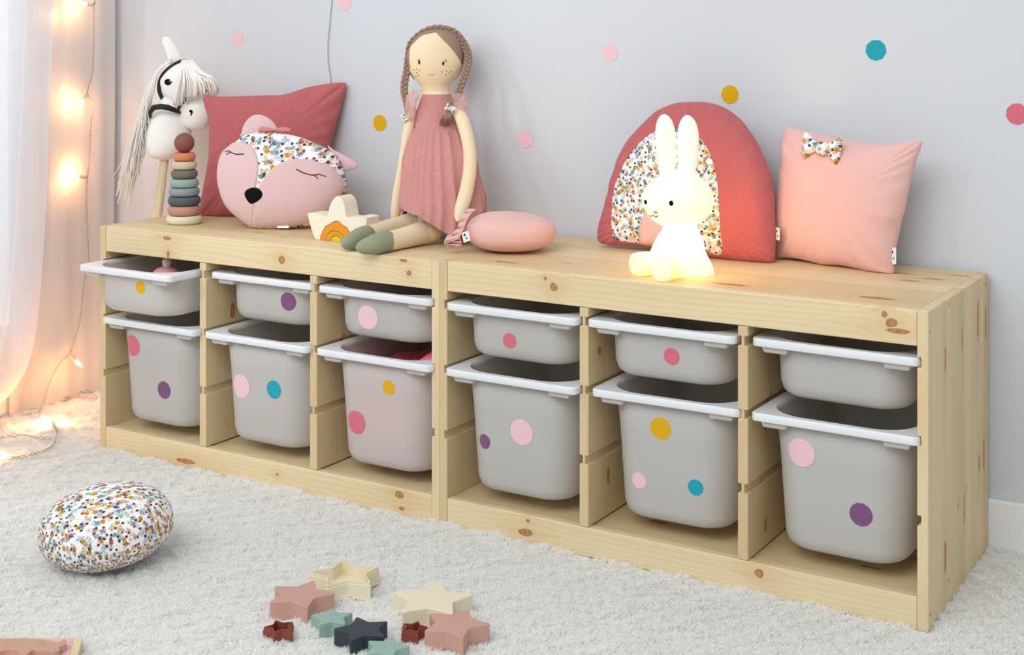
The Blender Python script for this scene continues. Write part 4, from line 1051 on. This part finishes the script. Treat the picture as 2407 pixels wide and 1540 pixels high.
inr = X([(480, 1184), (466, 1110), (475, 1040), (510, 960), (560, 880), (620, 830), (700, 815), (790, 850), (850, 920), (885, 1000), (905, 1100), (938, 1222), (700, 1198)])
patch_on(ta, pl, inr, pl.px(*q(700, 1020)), 'inner_arch', mpale, ac, lift=.0016, n=110, rings=10)['label'] = 'pale pink arch inside the floral band'
label_tag(ac, pl.w(*pl.px(1822, 564), -.004), Vector((.8, -.6, 0)), UP, .012, .024)

# ------------------------------------------------------------------ pale pink square cushion
q = cv(1800, 260, 3.667)
pL = onz(1826, 609, TZ+.002); pR = onz(2097, 646, TZ+.002); yw = math.atan2(pR.y-pL.y, pR.x-pL.x)
pl = leanplane(pL+Vector((.0, .015, 0)), yw+.03, .09)
X = lambda L: [pl.px(*q(x, y)) for x, y in L]
sq = thing('square_cushion', 'pale pink dotted square cushion with a floral bow, rightmost on the units', 'cushion', (pL+pR)/2)
ol = X([(180, 137), (215, 142), (340, 172), (450, 200), (600, 232), (760, 262), (900, 278), (1080, 285), (1200, 272), (1290, 255), (1346, 262), (1335, 320), (1300, 410), (1262, 520), (1225, 680), (1185, 880), (1150, 1000), (1120, 1150), (1104, 1300), (1092, 1418), (1030, 1412), (900, 1393), (820, 1370), (740, 1352), (640, 1335), (500, 1330), (380, 1300), (260, 1275), (150, 1268), (88, 1280), (78, 1180), (85, 1000), (96, 800), (112, 620), (132, 480), (150, 300), (168, 170)])
sc1 = puff(pl, ol, .052, 'cushion_cover', mpale, sq, rings=28, n=240, e=2.5, wr=bwr, topo=.52, ctr=pl.px(*q(640, 780)))
ts = bvh(sc1)
hb = ts.ray_cast(pl.w(*pl.px(*q(578, 330)), .3), -pl.N)[0]
bow(hb+pl.N*.010, .083, .050, mflor, sq, U=pl.U, V_=pl.V, rot=-.10, nm='bow', uvs=1.0)
label_tag(sq, pl.w(*pl.px(*q(1088, 1318)), .004), (pl.U*.95+pl.N*.3).normalized(), UP, .0125, .030)

# ------------------------------------------------------------------ rabbit night light
def lampmat(name, col, st, rough=.4, fall=None):
    m, nt, b = newmat(name); b.inputs['Base Color'].default_value = c(244, 236, 222); b.inputs['Roughness'].default_value = rough
    b.inputs['Emission Color'].default_value = col; b.inputs['Emission Strength'].default_value = st
    b.inputs['Base Color'].default_value = c(206, 198, 186)
    if fall:   # brightest round the bulb inside the body
        d = nd(nt, 'ShaderNodeVectorMath', operation='DISTANCE'); nt.links.new(coord(nt), d.inputs[0]); d.inputs[1].default_value = (0.01, .01, .10)
        nt.links.new(M2(nt, 'MULTIPLY', ramp(nt, M2(nt, 'MULTIPLY', d.outputs['Value'], 5.0), [(.25, 1.0), (.40, .30), (.62, .10)]), st), b.inputs['Emission Strength'])
    return m
mlb = lampmat('lamp_body_glow', (1, .54, .19, 1), 10.5, fall=(.10, .42)); mlh = lampmat('lamp_head_glow', (1, .66, .32, 1), 1.05); mle = lampmat('lamp_ear_glow', (1, .84, .62, 1), .26); mle.node_tree.nodes['Principled BSDF'].inputs['Base Color'].default_value = c(242, 234, 220)
DR = dep(1.40, .115)
rb = thing('rabbit_lamp', 'glowing white rabbit-shaped night light standing in front of the arch cushion', 'lamp', (1.40, .115, TZ))
q = cv(1440, 240, 3.5)
def G(x, y, dd=0): return at(*q(x, y), DR+dd)
g = DR/F/3.5
rows = []
for p in smoothline([(560, 1000, 130, 120, 0), (556, 1050, 150, 140, 0), (548, 1100, 175, 165, 0), (540, 1170, 205, 195, 0), (538, 1250, 235, 220, 0), (548, 1330, 266, 245, 0), (560, 1390, 275, 255, 0), (562, 1418, 270, 250, 0), (562, 1430, 245, 230, 0)], 30): rows.append(p)
L = []
for p in rows:
    o = G(p[0], p[1], p[4]); o.z = max(o.z, TZ+.0004)
    L.append([o+RT*(p[2]*g*math.cos(2*PI*i/40))+FW*(p[3]*g*.8*math.sin(2*PI*i/40)) for i in range(40)])
v, f = loft(L); mk('body', v, f, mlb, rb)
for (x0, y0, x1, y1, r, dd0, dd1) in ((430, 1310, 178, 1320, 100, .0, -.035), (560, 1310, 388, 1370, 102, -.03, -.090)):
    a = G(x0, y0, dd0); e = G(x1, y1, dd1); a.z = TZ+r*g*.95; e.z = TZ+r*g
    d = e-a; v, f = tube([a, a+d*.5, a+d*.85, a+d*.96, e], [r*g*.95, r*g*.97, r*g*.99, r*g*.93, r*g*.6], 28); mk('foot', v, f, mlb, rb)
v, f = tube([G(690, 1120, -.03), G(700, 1200, -.05), G(690, 1290, -.065), G(670, 1340, -.07)], [50*g, 58*g, 56*g, 26*g], 24); mk('paw', v, f, mlb, rb)
v, f = sphere(G(540, 806, -.002), 292*g, 265*g, 236*g, ax=(RT, FW, UP), n=56, m=34); hdr = mk('head', v, f, mlh, rb); th2 = bvh(hdr)
for L in ([(452, 620, 60), (446, 520, 74), (440, 400, 84), (434, 280, 84), (428, 180, 70), (424, 125, 44), (423, 100, 14)], [(612, 620, 60), (616, 520, 76), (620, 400, 88), (622, 280, 88), (618, 190, 74), (612, 135, 46), (608, 108, 14)]):
    P = smoothline(L, 24); v, f = tube([G(p[0], p[1], .004) for p in P], [p[2]*g for p in P], 28, flat=(tuple(FW), .55)); mk('ear', v, f, mle, rb)
for x, y, rx, ry in ((452, 800, 17, 21), (262, 812, 9, 19)):
    h = hitpx(th2, *q(x, y), 0)
    if h is None: continue
    v, f = disc_on(th2, G(x, y), RT, UP, -FW, rx*g, ry*g, off=.0004, n=28, rings=3); mk('eye', v, f, mblack, rb)
v, f = disc_on(th2, G(335, 885), RT, UP, -FW, 17*g, 12*g, off=.0006, n=20, rings=3); mk('nose', v, f, mpinkt, rb)
pts = [hitpx(th2, *q(x, y), .0006) for x, y in ((300, 925), (315, 942), (333, 930), (352, 946), (372, 934))]
v, f = tube([Vector(p) for p in smoothline([tuple(p) for p in pts], 20)], .0008, 6); mk('smile', v, f, mthread, rb)

# ------------------------------------------------------------------ toy teapot in the open bin, cushion in the deep bin
D2 = dep(.2, .07); tp = at(392, 640, D2); tx, ty = tp.x, tp.y; s = D2/F
tpt = thing('toy_teapot', 'small pink and cream toy teapot peeking out of the pulled out bin', 'toy', (tx, ty, ZT-.0905))
mtc = plain('teapot_cream', c(238, 222, 205), .5); mtp = plain('teapot_pink', c(226, 158, 166), .5)
zl = at(392, 646, D2).z
v, f = lathe(tx, ty, [(.022, ZT-.092), (.034, ZT-.088), (.040, ZT-.06), (.040, zl-.02), (.036, zl-.004), (.033, zl)], 40); mk('pot', v, f, mtc, tpt)
v, f = lathe(tx, ty, [(.031, zl), (.0315, zl+.003), (.029, zl+.009), (.022, zl+.015), (.012, zl+.018), (.006, zl+.019)], 40); o = mk('lid', v, f, mtp, tpt)
v, f = lathe(tx, ty, [(.0075, zl+.017), (.0095, zl+.024), (.0108, zl+.030), (.009, zl+.036), (.004, zl+.0385), (.001, zl+.039)], 28); mk('lid_knob', v, f, mtc, o)
v, f = tube([Vector((tx+.03, ty+.01, zl-.03)), Vector((tx+.05, ty+.012, zl-.008)), Vector((tx+.052, ty+.012, zl+.008))], [.009, .007, .007], 14); mk('spout', v, f, mtp, tpt)
bx0, by0 = .641+BW/2, -.0116+BD/2
V = []; n, m_ = 64, 40; UV = []
for j in range(m_+1):
    t = PI*j/m_-PI/2
    for i in range(n):
        a = 2*PI*i/n; se = lambda x, e: math.copysign(abs(x)**e, x)
        x = .107*se(math.cos(t), .35)*se(math.cos(a), .5); y = .172*se(math.cos(t), .35)*se(math.sin(a), .5); z = .100*se(math.sin(t), .6)
        if z > 0: z *= .72+.55*max(0, x/.1)+.08*math.sin(x*60)*math.cos(y*40)
        V.append((bx0+x, by0+y-.002, .187+z)); UV.append((x+.2, y+z))
Fc = [(j*n+i, j*n+(i+1) % n, (j+1)*n+(i+1) % n, (j+1)*n+i) for j in range(m_) for i in range(n)]
tag(mk('soft_cushion', V, Fc, plain('pink_plush', c(246, 130, 150), .95, .4, 60), uv=UV, origin=(bx0, by0, .087)), 'pink soft cushion stuffed inside the deep bin beside the seam', 'cushion')

# ------------------------------------------------------------------ floral pouf on the rug
pc = onz(250, 1232, .066); U = (RT*math.cos(.0)).normalized()
fp_ = thing('floral_pouf', 'small round white cushion with dense floral print lying on the rug', 'cushion', (pc.x, pc.y, 0))
Dp = (pc-CAM).dot(FW); a_ = 153/F*Dp; V = []; UV = []; n, m_ = 90, 50
til = Matrix.Rotation(.10, 3, -FW)
for j in range(m_+1):
    t = PI*j/m_
    for i in range(n):
        a = 2*PI*i/n; r = math.sin(t); k = 1+.012*math.sin(a*7+1)*r
        z = .068*math.copysign(abs(math.cos(t))**.86, math.cos(t)); r = r**.92
        v0 = RT*(a_*r*k*math.cos(a))+FW*(a_*.98*r*k*math.sin(a))+UP*z; v0 = til @ v0
        V.append(pc+v0+UP*0); rr_ = t/PI*2.6*a_ if t < PI else 0; UV.append((rr_*math.cos(a), rr_*math.sin(a)))
zmin = min(p.z for p in V); V = [Vector((p.x, p.y, p.z-zmin-.006)) for p in V]
Fc = [(j*n+i, (j+1)*n+i, (j+1)*n+(i+1) % n, j*n+(i+1) % n) for j in range(m_) for i in range(n)]
mk('cushion_cover', V, Fc, mflor, fp_, uv=UV)

# ------------------------------------------------------------------ star cups
q = cv(560, 1280, 3.647)
msc = plain('cream_silicone', c(232, 220, 190), .55, .05); msp = plain('dusty_pink_silicone', c(200, 154, 140), .55, .05); msg = plain('sage_silicone', c(146, 176, 162), .55, .05)
msn = plain('navy_silicone', c(52, 58, 68), .55, .05); msm = plain('maroon_silicone', c(134, 66, 52), .5, .05)
def star(tips, h, mat, lab, open_=False, z0=-.003):
    T = [onz(*q(x, y), h) for x, y in tips]; ctr = sum(T, Vector())/5
    R = sum((t-ctr).length for t in T)/5*1.07
    a0 = sum(((math.atan2((t-ctr).y, (t-ctr).x)+2*PI*k/5+PI) % (2*PI/5)) for k, t in enumerate(T))/5   # phase
    ang = math.atan2((T[0]-ctr).y, (T[0]-ctr).x)
    def outl(R_, ri=.53):
        P = []
        for k in range(5):
            a = ang-2*PI*k/5; P.append((R_, a)); P.append((R_*ri, a-PI/5))
        return [Vector((ctr.x+r*math.cos(a), ctr.y+r*math.sin(a), 0)) for r, a in P]
    def rounded(P, rad):
        n = len(P); out = []
        for i in range(n):
            p, a, b_ = P[i], P[i-1], P[(i+1) % n]; u = (a-p).normalized(); w_ = (b_-p).normalized(); s1 = p+u*rad; s2 = p+w_*rad
            for t in (0, .25, .5, .75, 1): out.append(s1*(1-t)**2+p*2*t*(1-t)+s2*t*t)
        return out
    rad = R*.09
    O = rounded(outl(R), rad); lv = lambda P, z: [(p.x, p.y, z) for p in P]
    if not open_:
        L = [lv(O, z0), lv(O, h-.0012), lv(rounded(outl(R-.0014), rad), h)]
        v, f = loft(L)
    else:
        t = .0028; I = rounded(outl(R-t*1.9), rad); M_ = rounded(outl(R-.0016), rad)
        L = [lv(O, z0), lv(O, h-.005), lv(M_, h-.0045), lv(M_, h), lv(I, h), lv(I, .004)]
        v, f = loft(L)
    o = mk('star_cup', v, f, mat, smooth=False, origin=(ctr.x, ctr.y, 0)); fixn(o); return tag(o, lab, 'toy', 'star cups on the rug')
star([(893, 140), (1220, 195), (1145, 325), (740, 345), (600, 230)], .0265, msc, 'open cream star cup, hollow side up, farthest back on the rug', True)
star([(645, 315), (815, 420), (600, 530), (280, 490), (315, 355)], .026, msp, 'dusty pink star cup left of the open cream star')
star([(1705, 320), (1995, 435), (1830, 590), (1415, 570), (1350, 405)], .0265, msc, 'cream star cup lying closed side up behind the right dusty pink star')
star([(1970, 560), (2155, 670), (1930, 790), (1610, 735), (1630, 600)], .026, msp, 'dusty pink star cup in front of the closed cream star, rightmost')
star([(800, 548), (972, 578), (918, 668), (692, 692), (630, 608)], .019, msg, 'small sage star cup behind the navy star')
star([(1020, 628), (1278, 658), (1250, 775), (955, 820), (828, 720)], .023, msn, 'navy star cup in the middle of the front row')
star([(1330, 800), (1445, 870), (1370, 955), (1100, 920), (1110, 820)], .019, msg, 'small sage star cup at the bottom edge of the picture')
star([(320, 648), (460, 648), (462, 722), (315, 765), (222, 722)], .0165, msm, 'tiny open maroon star cup at the left of the group', True)
star([(1550, 655), (1625, 695), (1545, 755), (1400, 745), (1408, 680)], .0165, msm, 'tiny open maroon star cup beside the right dusty pink star', True)

# ------------------------------------------------------------------ wooden puzzle board
bt = .012
pb_ = [onz(x, y, bt) for x, y in ((195, 1499), (170, 1580), (-260, 1575), (-190, 1497))]
bd = thing('puzzle_board', 'pink wooden puzzle board with a raised brown animal shape at the bottom left corner', 'puzzle', (sum(pb_, Vector())/4)*1.0-UP*bt)
v, f = extr(pb_, (0, 0, -bt-.002)); o = mk('board', v, f, wood('puzzle_wood', (0, 1, 2), (), 4, 0, 41), bd, smooth=False); fixn(o); bevel(o, .001)
cc = sum(pb_, Vector())/4; ins = [p+(cc-p).normalized()*.014+UP*.0004 for p in pb_]
v, f = extr(ins, (0, 0, .0004)); o = mk('pink_print', v, f, plain('pink_paint', c(226, 176, 182), .5), bd, smooth=False); fixn(o)
pc_ = [onz(x, y, bt+.012) for x, y in ((-150, 1500), (-60, 1500), (10, 1501), (60, 1500), (110, 1504), (136, 1510), (146, 1503), (155, 1504), (154, 1514), (140, 1520), (140, 1528), (122, 1533), (112, 1529), (88, 1531), (78, 1527), (62, 1537), (44, 1534), (36, 1528), (12, 1527), (-20, 1538), (-60, 1528), (-150, 1530))]
pc_ = [Vector(p) for p in smoothline([tuple(p) for p in pc_], 110, True)]
v, f = extr(pc_, (0, 0, -.0115)); o = mk('animal_piece', v, f, plain('tan_paint', c(196, 152, 130), .55, .1), bd, smooth=False); fixn(o); bevel(o, .0008)
for x, y in ((92, 1516), (99, 1512), (104, 1517), (14, 1516), (20, 1516)):
    p = onz(x, y, bt+.0121); v = [p+Vector((.0011*math.cos(2*PI*k/10), .0011*math.sin(2*PI*k/10), 0)) for k in range(10)]; mk('painted_dot', v, [tuple(range(10))], mldark, o, smooth=False)

# ------------------------------------------------------------------ rug
RX0, RX1, RY0, RY1 = LX+.014, 3.0, -1.35, WY-.014
def rugh(x, y):
    return .0035*np.sin(x*31+2*np.sin(y*23))*np.sin(y*37+1.5*np.sin(x*19))+.002*np.sin(x*83+y*41)*np.sin(y*97-x*33)
rug = thing('shaggy_rug', 'white fluffy shaggy rug covering the floor in front of the pine frames', 'rug', ((RX0+RX1)/2, (RY0+RY1)/2, -.018))
nx, ny = 340, 180
gx, gy = np.meshgrid(np.linspace(RX0, RX1, nx), np.linspace(RY0, RY1, ny)); gz = -.0078+.3*rugh(gx, gy)
V = np.stack([gx, gy, gz], -1).reshape(-1, 3)
Fc = [(j*nx+i, j*nx+i+1, (j+1)*nx+i+1, (j+1)*nx+i) for j in range(ny-1) for i in range(nx-1)]
mrug, nt, b = newmat('white_pile'); b.inputs['Base Color'].default_value = c(253, 252, 249); b.inputs['Roughness'].default_value = .9; b.inputs['Specular IOR Level'].default_value = .1
t_ = nd(nt, 'ShaderNodeBsdfTranslucent'); t_.inputs[0].default_value = c(253, 252, 249); m_x = nd(nt, 'ShaderNodeMixShader'); m_x.inputs[0].default_value = .5
nt.links.new(b.outputs[0], m_x.inputs[1]); nt.links.new(t_.outputs[0], m_x.inputs[2]); nt.links.new(m_x.outputs[0], nt.nodes['Material Output'].inputs[0])
mk('backing', V.tolist(), Fc, mrug, rug)
NS = 800000
# denser towards the camera
bx = rng.uniform(RX0, RX1, int(NS*2.6)); by = rng.uniform(RY0, RY1, int(NS*2.6))
rel = np.stack([bx-CAM.x, by-CAM.y], -1); dd = rel[:, 0]*FW.x+rel[:, 1]*FW.y; ss = rel[:, 0]*RT.x+rel[:, 1]*RT.y
ok = (dd > 1.5) & (np.abs(ss/dd) < .42) & ((.95/dd*F+HY) < 1700)
ok &= ~((bx > .004) & (bx < 1.876) & (by > .004) & (by < .43))
bx, by = bx[ok][:NS], by[ok][:NS]; n = len(bx)
print('strands', n)
cl = np.sin(bx*131+3*np.sin(by*97))+np.sin(by*149+3*np.sin(bx*113)); an = cl*2.2+rng.normal(0, 1.1, n)
ln = rng.uniform(.003, .0075, n); bz = -.0125+rugh(bx, by)
hh = rng.uniform(.0115, .0160, n)+.0018*cl
P = np.zeros((n, 5, 3), np.float32)
cu = rng.uniform(-1.6, 1.6, n); p1 = rng.uniform(0, 6.28, n); wv = rng.uniform(.0006, .0016, n)
for k in range(5):
    t = k/4
    P[:, k, 0] = bx+np.cos(an+cu*t*1.8)*ln*t**1.4+wv*np.sin(p1+k*2.1)*t; P[:, k, 1] = by+np.sin(an+cu*t*1.8)*ln*t**1.4+wv*np.cos(p1+k*1.9)*t; P[:, k, 2] = bz+hh*(t-.18*t*t)
hc = bpy.data.hair_curves.new('pile'); hc.add_curves([5]*n)
off = Vector(ORG[rug.name]); P -= np.array(off, np.float32)
hc.attributes['position'].data.foreach_set('vector', P.reshape(-1))
ra = hc.attributes.get('radius') or hc.attributes.new('radius', 'FLOAT', 'POINT')
rr = np.tile(np.array([.00055, .0006, .0006, .00055, .00035], np.float32), n); ra.data.foreach_set('value', rr)
hc.materials.append(mrug)
po = bpy.data.objects.new('pile', hc); COL.objects.link(po); po.parent = rug; po['kind'] = 'stuff'
